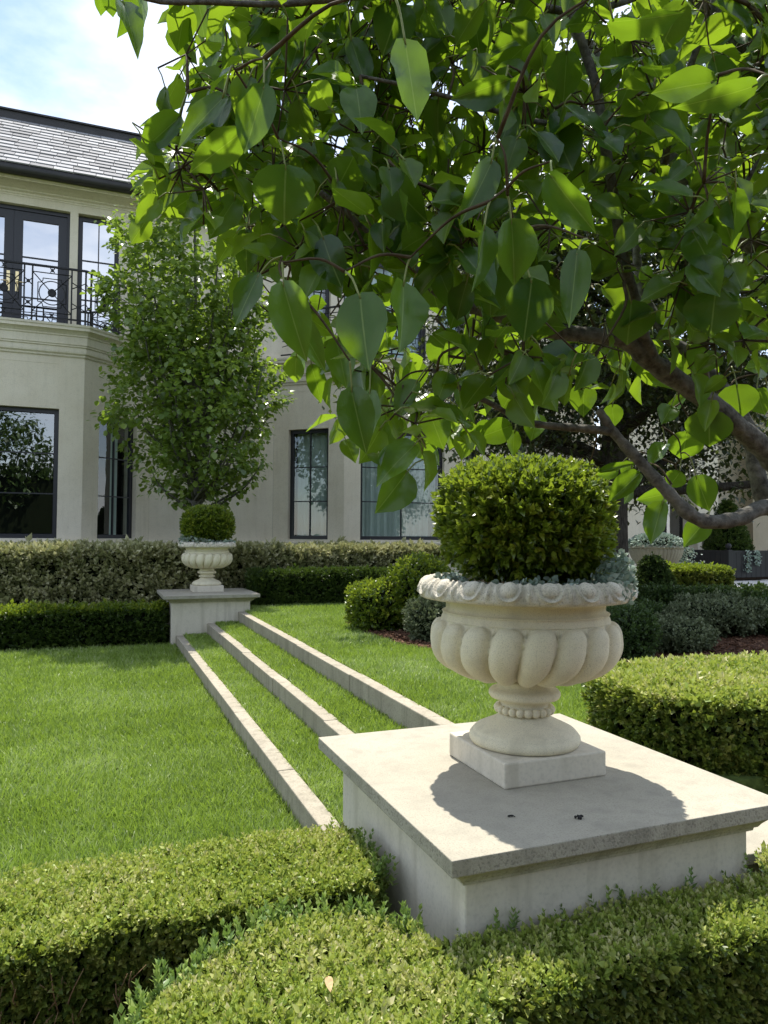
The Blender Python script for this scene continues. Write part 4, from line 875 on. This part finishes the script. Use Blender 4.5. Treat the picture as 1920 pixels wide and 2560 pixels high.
# ================================================================== COLUMNAR TREE
def tree_leaves(t, P, size, m, tmpl, droop=.5, n_per=9, rad=.16, cc=None):
    n = len(P); Q = np.repeat(P, n_per, 0)+rng.normal(size=(n*n_per, 3))*rad*np.array([1, 1, .8])
    D = rng.normal(size=Q.shape)*.7+np.array([0, 0, -droop])
    if cc is not None: o = Q-cc; o[:, 2] = 0; D += .7*o/(np.linalg.norm(o, axis=1)[:, None]+.3)
    rn = np.clip(.42+.22*rng.normal(size=len(Q))+np.repeat(rng.normal(size=n)*.16, n_per), 0, 1)
    return cloud('crown', tmpl, Q, D, size*(.6+.7*rng.random(len(Q))), m, t, upv=np.tile((0, 0, 1.), (len(Q), 1)), rnd=rn)
TX, TY = 1.53, 12.75
t = thing('columnar_pear_tree', (TX, TY, 0), 'columnar leafy tree standing behind the far urn against the house', 'tree')
mb = MB(); mb.tube(catmull([(TX, TY, -.05), (TX+.02, TY, 1.0), (TX, TY, 1.8), (TX+.04, TY, 2.6), (TX, TY, 4.0), (TX-.05, TY, 6.0), (TX-.1, TY, 7.9)], 4), np.linspace(.085, .012, 25), 8); mb.build('trunk', M_bark, t, True)
zp = [2.05, 2.3, 2.7, 3.2, 4.0, 5.0, 6.0, 6.9, 7.5, 8.0, 8.35]; rpf = [.25, .7, 1.2, 1.36, 1.36, 1.30, 1.24, 1.08, .78, .42, .1]
tips = []
for i in range(44):
    a = random.uniform(0, 2*math.pi); zb_ = random.uniform(1.75, 4.2); zt_ = min(7.9, zb_+random.uniform(.6, 3.6)); r1 = np.interp(zt_, zp, rpf)*random.uniform(.55, .95); r0 = .02
    if zb_ < 2.3 and i < 16: zt_ = zb_+random.uniform(.5, 1.1); r1 = np.interp(max(zt_, 2.5), zp, rpf)*.95
    pts = [(TX+r0*math.cos(a), TY+r0*math.sin(a), zb_), (TX+.45*r1*math.cos(a+.1), TY+.45*r1*math.sin(a+.1), zb_+.30*(zt_-zb_)), (TX+.8*r1*math.cos(a), TY+.8*r1*math.sin(a), zb_+.62*(zt_-zb_)), (TX+r1*math.cos(a), TY+r1*math.sin(a), zt_)]
    c_ = catmull(pts, 5); mb = MB(); mb.tube(c_, np.linspace(.032, .006, len(c_)), 6); mb.build('limb', M_bark, t, True); tips += [q for q in c_[4:]]
n = 900; zc_ = np.array([random.triangular(2.05, 8.3, 4.2) for _ in range(n)]); a = rng.random(n)*2*math.pi; rr_ = np.interp(zc_, zp, rpf)*(1-.75*rng.random(n)**1.8)*(.97+.13*np.sin(3*a+1.8*zc_)+.12*np.sin(5*a-2.9*zc_+1))
Pc = np.column_stack([TX-.04*(zc_-2)+rr_*np.cos(a), TY+rr_*np.sin(a), zc_])
tree_leaves(t, np.concatenate([Pc, np.array(tips)[::3]]), .104, L_col, T_fat, .55, 17, .09, cc=np.array([TX, TY, 0]))

# ================================================================== BIG EVERGREEN TREE, right
OX, OY = 6.48, 7.97
t = thing('evergreen_tree', (OX, OY, .43), 'large dark evergreen tree with thick ridged trunk behind the big urn', 'tree')
mb = MB(); tr = catmull([(OX+.02, OY, .40), (OX, OY, .9), (OX-.02, OY, 1.8), (OX+.03, OY, 2.8), (OX+.1, OY, 4.2), (OX, OY, 6.5)], 5); mb.tube(tr, np.interp(tr[:, 2], [.4, .55, .9, 2.5, 4.5, 6.5], [.27, .225, .20, .185, .13, .04]), 22)
mb.build('trunk', M_barkold, t, True)
Pc = []
def lim(pts, r0, r1):
    c_ = catmull(pts, 6); mb = MB(); mb.tube(c_, np.linspace(r0, r1, len(c_)), 8); mb.build('limb', M_barkold, t, True); return c_
for i in range(26):
    a = 2*math.pi*i/26*3.1+random.uniform(-.3, .3); zb_ = 2.0+3.4*(i/26); R_ = random.uniform(2.3, 3.2)*(1-.35*(i/26)); up_ = random.uniform(.25, 1.4)
    c_ = lim([(OX, OY, zb_), (OX+.35*R_*math.cos(a), OY+.35*R_*math.sin(a), zb_+.35*up_+.15), (OX+.7*R_*math.cos(a+.12), OY+.7*R_*math.sin(a+.12), zb_+.7*up_), (OX+R_*math.cos(a+.05), OY+R_*math.sin(a+.05), zb_+up_*.75)], .075*(1-.4*i/26), .012)
    for q in c_[5:]:
        for k in range(9): Pc.append(q+np.array([random.gauss(0, .28), random.gauss(0, .28), random.gauss(0, .20)]))
c_ = lim([(OX, OY, 2.1), (OX+.9, OY-.3, 2.15), (OX+2.0, OY-.6, 2.25), (OX+3.2, OY-.9, 2.45)], .09, .03)
for q in c_[6:]:
    for k in range(5): Pc.append(q+np.array([random.gauss(0, .22), random.gauss(0, .22), random.gauss(.08, .15)]))
c_ = lim([(OX, OY, 2.5), (OX-1.3, OY+.1, 2.75), (OX-2.6, OY+.2, 3.1), (OX-3.7, OY+.3, 3.35)], .06, .012)
for q in c_[8:]:
    for k in range(5): Pc.append(q+np.array([random.gauss(0, .2), random.gauss(0, .2), random.gauss(0, .13)]))
n = 1500; u = rng.normal(size=(n, 3)); u /= np.linalg.norm(u, axis=1)[:, None]; Pe = np.array([OX, OY, 5.4])+u*np.array([3.0, 2.9, 2.9])*(.5+.5*rng.random((n, 1))**.5); Pe = Pe[(Pe[:, 2] > 2.6)]
tree_leaves(t, np.concatenate([np.array(Pc), Pe]), .095, L_oak, T_quad, .15, 14, .15)

# ================================================================== TREES BEHIND THE CAMERA (left window tree mirrored; hedge and other trees added to darken window reflections)
hedge('reflection_hedge', 'added tall hedge behind the viewer, hiding bright sky from the window reflections', [(-14, -9.3), (-14, -10), (16, -10), (16, -9.3), (1, -9.25)], -.02, 4.3, 22, .5, (L_dark,), group=None, tm=SHL, rnd_r=.1, wobble=.1, wf=2., inset=.15, deep=.1)
for (x, y, h, r, lb) in ((-4.6, -11, 7.6, 2.6, 'leafy garden tree mirrored in the big left window'), (-9.5, -13, 7.0, 2.6, 'added tree darkening the reflection at the edge of the left window'), (2.6, -14, 6.2, 2.5, 'added tree darkening the reflections in the middle windows'), (9.5, -13, 7.0, 3.0, 'wide added tree darkening the reflections in the right bay windows')):
    t = thing('garden_tree', (x, y, 0), lb, 'tree', 'trees across the garden')
    MB().tube(catmull([(x, y, -.05), (x+.05, y, 1.6), (x, y, 3.2), (x, y, h*.8)], 4), np.linspace(.2, .04, 13), 10).build('trunk', M_barkold, t, True)
    u = rng.normal(size=(500, 3)); u /= np.linalg.norm(u, axis=1)[:, None]; tree_leaves(t, np.array([x, y, h*.62])+u*np.array([r, r, h*.38])*(.45+.55*rng.random((500, 1))**.6), .30, L_dark, T_quad, .3, 10, .3)

# ================================================================== FOREGROUND PEAR TREE
PTX = at(2150, 1500, 1.7)
PEAR = thing('pear_tree', (PTX[0], PTX[1], 0), 'pear tree hanging big heart shaped leaves across the top foreground', 'tree')
def limb(name, pts, r0, r1, k=12):
    P = catmull([at(x, y, d) for x, y, d in pts], 7); mb = MB()
    rr_ = np.linspace(r0, r1, len(P))*(1+.05*np.sin(np.arange(len(P))*1.7)+.10*(rng.random(len(P)) < .16)+.03*rng.normal(size=len(P))); mb.tube(P, rr_, k); mb.build(name, M_bark, PEAR, True); return P
nodes = []
tb = catmull([(PTX[0], PTX[1], -.05), (PTX[0]+.02, PTX[1], .5), (PTX[0], PTX[1], 1.0), at(2110, 1380, 1.66), at(2040, 1300, 1.62)], 6)
mb = MB(); mb.tube(tb, np.linspace(.085, .05, len(tb)), 14); mb.build('trunk', M_bark, PEAR, True)
LB = {}
LB['F'] = limb('limb', [(2040, 1300, 1.62), (1925, 1265, 1.62), (1895, 1195, 1.62), (1860, 1050, 1.65), (1750, 905, 1.70), (1660, 830, 1.74), (1600, 700, 1.8), (1590, 560, 1.85)], .022, .009)
LB['E'] = limb('limb', [(2040, 1300, 1.60), (1920, 1268, 1.50), (1840, 1298, 1.46), (1745, 1298, 1.43), (1662, 1222, 1.42), (1598, 1152, 1.42), (1535, 1082, 1.42), (1496, 1024, 1.42)], .018, .008)
LB['E2'] = limb('limb', [(1530, 1078, 1.42), (1440, 1070, 1.42), (1354, 1062, 1.40), (1300, 1050, 1.38), (1227, 1009, 1.36), (1159, 975, 1.33), (1080, 925, 1.30)], .0085, .004, 8)
LB['C'] = limb('limb', [(2060, 1330, 1.62), (1990, 1220, 1.56), (1905, 1120, 1.52), (1769, 1004, 1.48), (1637, 911, 1.45), (1560, 850, 1.43), (1470, 838, 1.42), (1354, 823, 1.40), (1250, 790, 1.38), (1110, 740, 1.36), (1000, 640, 1.33), (900, 560, 1.30), (800, 480, 1.27)], .026, .005)
LB['D'] = limb('limb', [(1640, 912, 1.45), (1608, 840, 1.42), (1588, 755, 1.40), (1564, 672, 1.38), (1545, 560, 1.36), (1510, 342, 1.34), (1491, 220, 1.33), (1452, 98, 1.32), (1405, -40, 1.32)], .0125, .0075, 10)
LB['B'] = limb('limb', [(2120, 900, 1.75), (1990, 700, 1.72), (1833, 561, 1.70), (1700, 420, 1.72), (1600, 330, 1.75), (1540, 240, 1.78), (1470, 120, 1.8), (1380, -20, 1.85)], .032, .014)
LB['A'] = limb('limb', [(2140, 500, 1.62), (2020, 290, 1.60), (1920, 175, 1.58), (1850, 85, 1.58), (1790, 20, 1.6), (1700, -60, 1.62)], .034, .022)
LB['G'] = limb('limb', [(1700, 420, 1.71), (1640, 425, 1.6), (1560, 380, 1.5), (1440, 320, 1.4), (1320, 300, 1.32), (1180, 260, 1.28), (1040, 220, 1.25), (900, 190, 1.22)], .0075, .003, 8)
LB['H'] = limb('limb', [(1760, -10, 1.60), (1640, -20, 1.5), (1440, 30, 1.38), (1150, -30, 1.25), (900, -10, 1.18), (700, 10, 1.14), (520, 5, 1.12), (400, 4, 1.10), (300, -25, 1.09)], .008, .003, 8)
LB['I'] = limb('limb', [(1662, 415, 1.60), (1672, 350, 1.50), (1686, 278, 1.42), (1735, 140, 1.36), (1789, -10, 1.32), (1800, -80, 1.31)], .0075, .006, 8)
LB['J'] = limb('limb', [(1769, 1000, 1.48), (1765, 870, 1.42), (1789, 733, 1.38), (1828, 550, 1.35), (1880, 430, 1.33), (1915, 380, 1.32)], .006, .003, 8)
for P in LB.values():
    for q in P[3:]: nodes.append(q)
TB_L = limb('limb', [(2140, 500, 1.62), (2180, 800, 1.68), (2170, 1150, 1.68), (2110, 1370, 1.66)], .036, .045)
# leaf meshes: ovate, pointed, folded on the midrib, tips curling
def leaf_mesh(i, fold, curl, twist, wide, wav):
    ls = np.array([0, .06, .16, .30, .46, .62, .76, .88, .95, 1.0]); hw = np.array([.02, .23, .36, .425, .43, .365, .26, .125, .05, .004])*wide
    us = np.array([-1, -.55, 0, .55, 1.]); V = []; U = []
    for l, h in zip(ls, hw):
        for u in us:
            x = u*h; z = fold*abs(u)*h*1.0-curl*l*l+wav*abs(u)*h*math.sin(l*11+i*1.3+u); ca, sa = math.cos(twist*l), math.sin(twist*l)
            V.append((x*ca-z*sa*.4, l-.10*abs(curl)*l*l-(.05*(1-abs(u)) if False else 0)-.045*abs(u)*(1-l)*(l < .1), x*sa+z*ca)); U.append((u*h/.43, l))
    Fq = [(r*5+c, r*5+c+1, (r+1)*5+c+1, (r+1)*5+c) for r in range(len(ls)-1) for c in range(4)]
    return np.array(V), Fq, np.array(U)
variants = []
for i in range(9):
    V, Fq, U = leaf_mesh(i, random.uniform(.12, .55), random.uniform(-.10, .32), random.uniform(-.5, .5), random.uniform(.9, 1.15), random.uniform(.05, .16))
    me = bpy.data.meshes.new('leaf'); me.from_pydata(V.tolist(), [], Fq); me.materials.append(L_pear); me.polygons.foreach_set('use_smooth', [True]*len(Fq))
    ul = me.uv_layers.new(name='UVMap'); li = np.zeros(len(me.loops), int); me.loops.foreach_get('vertex_index', li); ul.data.foreach_set('uv', U[li].reshape(-1)); me.update(); variants.append(me)
petioles = MB(); twigs = MB()
def nearest(p):
    A = np.array(nodes); d = np.linalg.norm(A-p, axis=1); i = int(d.argmin()); return A[i], d[i]
PEND = []
def attach(p, r=.0018): PEND.append((np.asarray(p, float), r))
def grow():
    """join every waiting leaf base or cluster to the nearest wood, closest first"""
    A = np.array(nodes); Q = np.array([p for p, _ in PEND]); D_ = np.full(len(Q), 1e9); J = np.zeros((len(Q), 3))
    def upd(B):
        for b in B:
            d = np.linalg.norm(Q-b, axis=1); m_ = d < D_; D_[m_] = d[m_]; J[m_] = b
    upd(A); left = np.ones(len(Q), bool)
    while left.any():
        k = int(np.where(left, D_, 1e9).argmin()); left[k] = False; p, r = PEND[k]; q = J[k].copy(); d = float(np.linalg.norm(p-q))
        if d < .004: continue
        mid = (p+q)/2+np.array([random.gauss(0, .10*d), random.gauss(0, .10*d), .10*d]); c_ = catmull([q, mid, p], 4)
        twigs.tube(c_, np.linspace(min(.0034, r+.008*d), r*.7, len(c_)), 5); upd(c_[2:])
nleaf = 0; fillP = []; fillD = []; fillS = []; fillU = []
def put_leaf(base, tip, width, facing, tilt=0., pet=None):
    """one leaf as an object from its base to its tip; facing: rough normal"""
    global nleaf
    base = np.asarray(base, float); tip = np.asarray(tip, float); d = tip-base; L_ = np.linalg.norm(d); y = d/L_
    x = np.cross(y, facing); x /= np.linalg.norm(x)+1e-9; z = np.cross(x, y)
    ca, sa = math.cos(tilt), math.sin(tilt); x, z = x*ca+z*sa, z*ca-x*sa
    o = bpy.data.objects.new('leaf', random.choice(variants)); COL.objects.link(o); o.parent = PEAR
    sx = width/.86; M = Matrix(((x[0]*sx, y[0]*L_, z[0]*L_*.9, base[0]), (x[1]*sx, y[1]*L_, z[1]*L_*.9, base[1]), (x[2]*sx, y[2]*L_, z[2]*L_*.9, base[2]), (0, 0, 0, 1)))
    o.matrix_basis = Matrix.Translation(Vector(-WT[PEAR]))@M; nleaf += 1
    # petiole up to a twig
    if pet is None: pet = base-y*.02+np.array([random.gauss(0, .012), random.gauss(0, .012), random.uniform(.008, .03)])
    petioles.tube(catmull([pet, (pet+base)/2+np.array([0, 0, .006]), base+y*.004], 3), [.0016]*3+[.0014]*3+[.0012], 5)
    return pet
cA, cB, cC, cD = (300, 0, .4882), (1110, 0, .4882), (500, 550, .4882), (1110, 550, .4882)
def lf(c, *rows):
    for r in rows: LEAVES.append((c[0]+r[0]*c[2], c[1]+r[1]*c[2], c[0]+r[2]*c[2], c[1]+r[3]*c[2], r[4]*c[2]))
LEAVES = []
BLOS = ((1795, 212, 1.35), (1883, 165, 1.33), (1815, 300, 1.3), (1815, 395, 1.3), (1322, 208, 1.5), (1730, 475, 1.4), (1155, 28, 1.4))
lf(cA, (20, 20, 95, 275, 110), (110, -20, 130, 145, 100), (310, 95, 375, 328, 140), (400, -5, 440, 212, 120), (480, 160, 470, 370, 115), (640, 190, 510, 374, 95), (505, 480, 332, 425, 120), (535, 495, 280, 738, 140), (305, 600, 97, 785, 115), (272, 600, 272, 752, 85), (620, 680, 355, 885, 150), (740, 440, 640, 795, 190), (845, 620, 570, 600, 115), (850, 855, 832, 1147, 290), (480, 995, 308, 1118, 105), (520, 1050, 318, 1190, 70), (590, 1020, 455, 1228, 130), (715, 140, 682, 0, 50), (735, 130, 872, 30, 90), (895, 235, 966, 430, 125), (1065, 90, 990, 295, 190), (1170, 75, 1165, 245, 130), (1440, 20, 1345, 275, 200), (1460, 215, 1522, 625, 175), (1290, 150, 1290, 322, 105), (1330, 560, 1118, 520, 130), (1310, 480, 1240, 672, 100), (1060, 410, 1050, 585, 130), (965, 480, 850, 640, 150), (1095, 650, 1000, 738, 60), (1065, 810, 903, 875, 105), (1160, 745, 1262, 887, 150), (1245, 895, 1148, 1068, 120), (1370, 905, 1535, 1145, 230), (1555, 870, 1659, 1030, 150), (640, 800, 705, 890, 120), (335, 700, 300, 900, 75), (400, 700, 345, 912, 95), (345, 880, 335, 1062, 130), (1000, 1100, 865, 1240, 150), (700, 690, 610, 690, 80), (700, 0, 640, 110, 110), (590, 0, 560, 80, 120), (-60, -40, -35, 90, 70), (60, -30, -5, 200, 100), (-100, -60, -95, 85, 60), (680, 1010, 590, 1100, 90), (1180, 200, 1280, 460, 130), (830, 130, 720, 260, 150), (1000, 560, 1090, 700, 130))
lf(cC, (425, 328, 535, 722, 195), (480, 490, 648, 770, 115), (820, 388, 852, 755, 262), (1040, 328, 1045, 672, 215), (440, 40, 542, 252, 190), (740, 10, 742, 218, 235), (692, 205, 462, 335, 190), (300, 280, 172, 545, 130), (235, 55, 240, 300, 115), (400, 130, 258, 302, 130), (780, 215, 805, 372, 155), (985, 95, 1030, 352, 200), (1200, 30, 1262, 245, 205), (1165, 285, 1232, 492, 130), (1215, 240, 1312, 482, 115), (570, 745, 632, 942, 95), (495, 670, 520, 802, 95), (775, 868, 845, 1195, 175), (885, 775, 818, 1005, 190), (1060, 735, 1110, 885, 175), (955, 890, 925, 1002, 135), (965, 978, 898, 1213, 140), (1175, 985, 1245, 1172, 165), (1125, 1065, 1165, 1235, 155), (1200, 1165, 1212, 1252, 85), (1190, 590, 1352, 742, 185), (1330, 815, 1395, 1042, 95), (1380, 797, 1368, 892, 80), (1560, 585, 1572, 742, 125), (1590, 1055, 1408, 1122, 125), (640, 600, 680, 730, 150), (700, 620, 750, 850, 140), (560, 420, 650, 430, 70), (870, 880, 850, 1170, 120), (1010, 1000, 960, 1170, 130))
lf(cD, (345, 5, 372, 342, 165), (250, 252, 230, 512, 205), (450, 308, 410, 622, 215), (535, 0, 498, 205, 145), (205, 40, 150, 372, 125), (680, 165, 650, 532, 145), (960, 418, 942, 642, 240), (1390, 372, 1362, 602, 250), (720, 838, 705, 1012, 145), (860, 948, 872, 1062, 95), (1500, 848, 1512, 1022, 195), (1360, 980, 1352, 1173, 210), (1245, 1085, 1218, 1238, 160), (1659, 738, 1538, 762, 85), (1540, 210, 1585, 332, 130), (1500, 508, 1642, 684, 125), (1659, 112, 1488, 72, 70), (890, 1282, 783, 1306, 62), (950, 1238, 910, 1308, 60), (1000, 1300, 838, 1445, 90), (960, 1378, 918, 1458, 48), (1140, 1400, 1000, 1440, 95), (1120, 1448, 1052, 1658, 105), (1340, 1540, 1228, 1668, 115), (1290, 1315, 1365, 1492, 135), (1135, 1150, 1048, 1252, 85), (372, 828, 300, 972, 130), (430, 888, 492, 967, 52), (300, 588, 302, 742, 115), (745, 645, 690, 812, 140), (905, 635, 880, 722, 150), (1182, 330, 1000, 375, 110), (1130, 190, 1195, 285, 110), (1245, 245, 1218, 492, 120), (1120, 435, 1210, 520, 130), (1165, 955, 1115, 1040, 95), (1240, 900, 1120, 1030, 80), (540, 780, 510, 905, 100), (1240, 760, 1190, 815, 70), (850, 740, 930, 700, 100), (1600, 870, 1640, 1000, 110), (240, 1040, 160, 1120, 90), (480, 1000, 445, 1130, 100), (360, 1080, 350, 1215, 70), (130, 1040, 95, 1140, 70), (800, 1290, 1010, 1240, 40), (1210, 1290, 1150, 1370, 90), (1060, 300, 1000, 240, 80))
lf(cB, (470, 165, 242, 262, 150), (325, 410, 30, 525, 120), (520, 435, 540, 665, 155), (555, 645, 662, 885, 205), (245, 828, 105, 1138, 150), (545, 895, 770, 1205, 150), (850, 200, 1042, 200, 62), (1110, 225, 1245, 205, 85), (1385, 420, 1058, 460, 150), (1592, 440, 1228, 565, 130), (1045, 600, 1278, 765, 150), (1410, 828, 1280, 1035, 175), (1100, 1005, 1155, 1205, 110), (770, 350, 862, 432, 85), (1040, 305, 1040, 480, 135), (1659, 400, 1545, 565, 165), (560, 1068, 478, 1232, 150), (370, 1128, 288, 1235, 150), (820, 955, 870, 1165, 130), (960, 1108, 948, 1235, 145), (850, 110, 1240, 90, 110), (590, 390, 660, 420, 80), (640, 20, 560, 200, 150), (900, 200, 860, 310, 110), (1560, 90, 1500, 140, 120), (1620, 560, 1659, 740, 170), (380, 10, 200, 120, 140), (80, 200, 30, 340, 130), (200, 280, 130, 400, 120), (120, 640, 210, 800, 150), (40, 680, 110, 840, 120), (600, 870, 720, 960, 110), (60, 920, 30, 1090, 150), (690, 500, 870, 500, 70), (1000, 60, 960, 180, 130), (760, 880, 660, 940, 90), (1180, 130, 1260, 40, 110), (1659, 940, 1560, 1100, 170))
view = lambda p: (CAM-p)/np.linalg.norm(CAM-p)
for (bx_, by_, tx_, ty_, wd_) in sorted(LEAVES, key=lambda r: -math.hypot(r[0]-r[2], r[1]-r[3])):
    ln = max(math.hypot(bx_-tx_, by_-ty_), wd_*1.05); dep = float(np.clip(158./ln, .86, 1.75))*random.uniform(.95, 1.06)
    if nleaf >= 300: break
    b_ = at(bx_, by_, dep+random.uniform(-.01, .02)); e_ = at(tx_, ty_, dep+random.uniform(-.03, .03))
    pet = put_leaf(b_, e_, 1.12*wd_*dep/F_PX, view(b_)+np.array([random.gauss(0, .28), random.gauss(0, .28), random.uniform(-.1, .4)]), random.uniform(-.42, .42)); attach(pet)
for (x, y, d) in BLOS: attach(at(x, y, d), .0012)
# further leaves deeper in the crown
crown_poly = np.array([(420, -120), (470, 170), (560, 230), (430, 300), (400, 380), (460, 450), (520, 560), (640, 690), (700, 830), (800, 960), (900, 1040), (1060, 1090), (1150, 1060), (1240, 1000), (1330, 1030), (1450, 960), (1560, 980), (1700, 960), (1850, 930), (2050, 1000), (2150, 500), (2100, -200)], float)
cl = []
while len(cl) < 275:
    q = np.array([random.uniform(420, 2120), random.uniform(-160, 1080)])
    if inside(q[None], crown_poly)[0] and (q[1] < 620 or random.random() < .38): cl.append((q, random.uniform(1.12, 1.85)))
while len(cl) < 310:      # the crown goes on above the picture
    cl.append((np.array([random.uniform(560, 2150), random.uniform(-900, -120)]), random.uniform(1.15, 1.8)))
while len(cl) < 390:      # far side of the crown
    cl.append((np.array([random.uniform(1430, 2250), random.uniform(-150, 640)]), random.uniform(2.1, 3.5)))
for q, dep in cl:
    c_ = at(q[0], q[1], dep); attach(c_, .0025)
    for j in range(random.randint(6, 9)):
        a = random.uniform(0, 2*math.pi); el = random.uniform(-1.1, .6); dd = np.array([math.cos(a)*math.cos(el), math.sin(a)*math.cos(el), math.sin(el)])
        p0 = c_+np.array([random.gauss(0, .03), random.gauss(0, .03), random.gauss(0, .035)]); b_ = p0+dd*random.uniform(.02, .045)
        petioles.tube([p0, (p0+b_)/2+np.array([0, 0, .005]), b_+dd*.003], .0013, 4); twigs.tube([c_, p0], .0015, 4)
        fillP.append(b_); fillD.append(dd+np.array([0, 0, random.uniform(-.8, .1)])); L_ = random.choice((random.uniform(.045, .07), random.uniform(.06, .09))); fillS.append((L_*random.uniform(.75, 1.)*.9, L_, L_)); fillU.append((random.gauss(0, .5), random.gauss(-.5, .5), .7))
V, Fq, U = leaf_mesh(3, .35, .2, .25, 1., .1); Ft = [t_ for f in Fq for t_ in ((f[0], f[1], f[2]), (f[0], f[2], f[3]))]
fp = np.array(fillP); fd = np.array(fillD); fs = np.array(fillS); fu = np.array(fillU)
rel = fp-CAM; zd = rel@FW; px_ = 960+F_PX*(rel@RT)/zd; py_ = 1280-F_PX*(rel@UP)/zd
score = np.where((px_ > 0)&(px_ < 1920)&(py_ > 0)&(py_ < 2560), fs[:, 1]/zd, 0.); order = np.argsort(-score)[:max(0, 300-nleaf)]
for k in order:       # the largest of them are leaves of their own too
    y_ = fd[k]/np.linalg.norm(fd[k]); x_ = np.cross(y_, fu[k]); x_ /= np.linalg.norm(x_)+1e-9; z_ = np.cross(x_, y_); a_, b_, c_ = fs[k]
    o = bpy.data.objects.new('leaf', random.choice(variants)); COL.objects.link(o); o.parent = PEAR; nleaf += 1
    o.matrix_basis = Matrix.Translation(Vector(-WT[PEAR]))@Matrix(((x_[0]*a_, y_[0]*b_, z_[0]*c_, fp[k][0]), (x_[1]*a_, y_[1]*b_, z_[1]*c_, fp[k][1]), (x_[2]*a_, y_[2]*b_, z_[2]*c_, fp[k][2]), (0, 0, 0, 1)))
keep = np.ones(len(fp), bool); keep[order] = False; fp, fillD, fillS, fillU = fp[keep], fd[keep], fs[keep], fu[keep]; half = len(fp)//2
for sl, vi in ((slice(0, half), 3), (slice(half, None), 6)):
    V, Fq, U = leaf_mesh(vi, .25+.04*vi, .05+.03*vi, .3-.08*vi, 1., .1); n_ = len(fp[sl])
    cloud('leaf_mass', (V, Ft), fp[sl], np.array(fillD)[sl], np.array(fillS)[sl], L_pearfill, PEAR, upv=np.array(fillU)[sl], uv=U)
grow()
o = petioles.build('petioles', M_petiole, PEAR, True); o['kind'] = 'stuff'
o = twigs.build('twigs', M_twig, PEAR, True); o['kind'] = 'stuff'
# last white blossoms
for (x, y, d) in BLOS:
    c_ = at(x, y, d); mb = MB()
    for k in range(5):
        a = k*1.257+random.random(); q = np.array([math.cos(a), math.sin(a)*.6, math.sin(a)*.8]); s_ = np.array([-math.sin(a), math.cos(a)*.6, math.cos(a)*.8])
        mb.add([c_, c_+q*.007+s_*.005, c_+q*.013+s_*.003+np.array([0, 0, .002]), c_+q*.013-s_*.003+np.array([0, 0, .002]), c_+q*.007-s_*.005], [(0, 1, 2, 3, 4)])
    mb.build('blossom', M_white, PEAR)

# ================================================================== SMALL THINGS
p = onz(817, 2470, .47); mb = MB(); L0, W0 = .055, .011; V = []
for i, l in enumerate(np.linspace(0, 1, 7)):
    h = W0*math.sin(math.pi*min(.999, max(.03, l)))**.7
    for u_ in (-1, 0, 1): V.append((p[0]+u_*h*.9+.01*l, p[1]+(l-.5)*L0, p[2]+.006+.006*math.sin(l*3)+abs(u_)*.003))
mb.add(V, [(i*3+j, i*3+j+1, (i+1)*3+j+1, (i+1)*3+j) for i in range(6) for j in range(2)]); tag(mb.build('dry_leaf', M_dry), 'long tan dry leaf lying on the nearest boxwood block', 'leaf')
for px_, py_, sc_, lb in ((1447, 2047, 1., 'larger black scrap of debris lying on the near plinth cap'), (1276, 2043, .5, 'tiny black scrap of debris left of the larger one on the cap')):
    p = onz(px_, py_, ZC); mb = MB()
    for i in range(5):
        q = p+np.array([random.gauss(0, .006), random.gauss(0, .004), .002])*np.array([sc_, sc_, 1]); mb.tube(catmull([q, q+np.array([random.gauss(0, .008), random.gauss(0, .006), .006])*sc_, q+np.array([random.gauss(0, .012), random.gauss(0, .008), .003])*sc_], 3), [.0028*sc_]*7, 5)
    tag(mb.build('debris', M_debris), lb, 'debris')
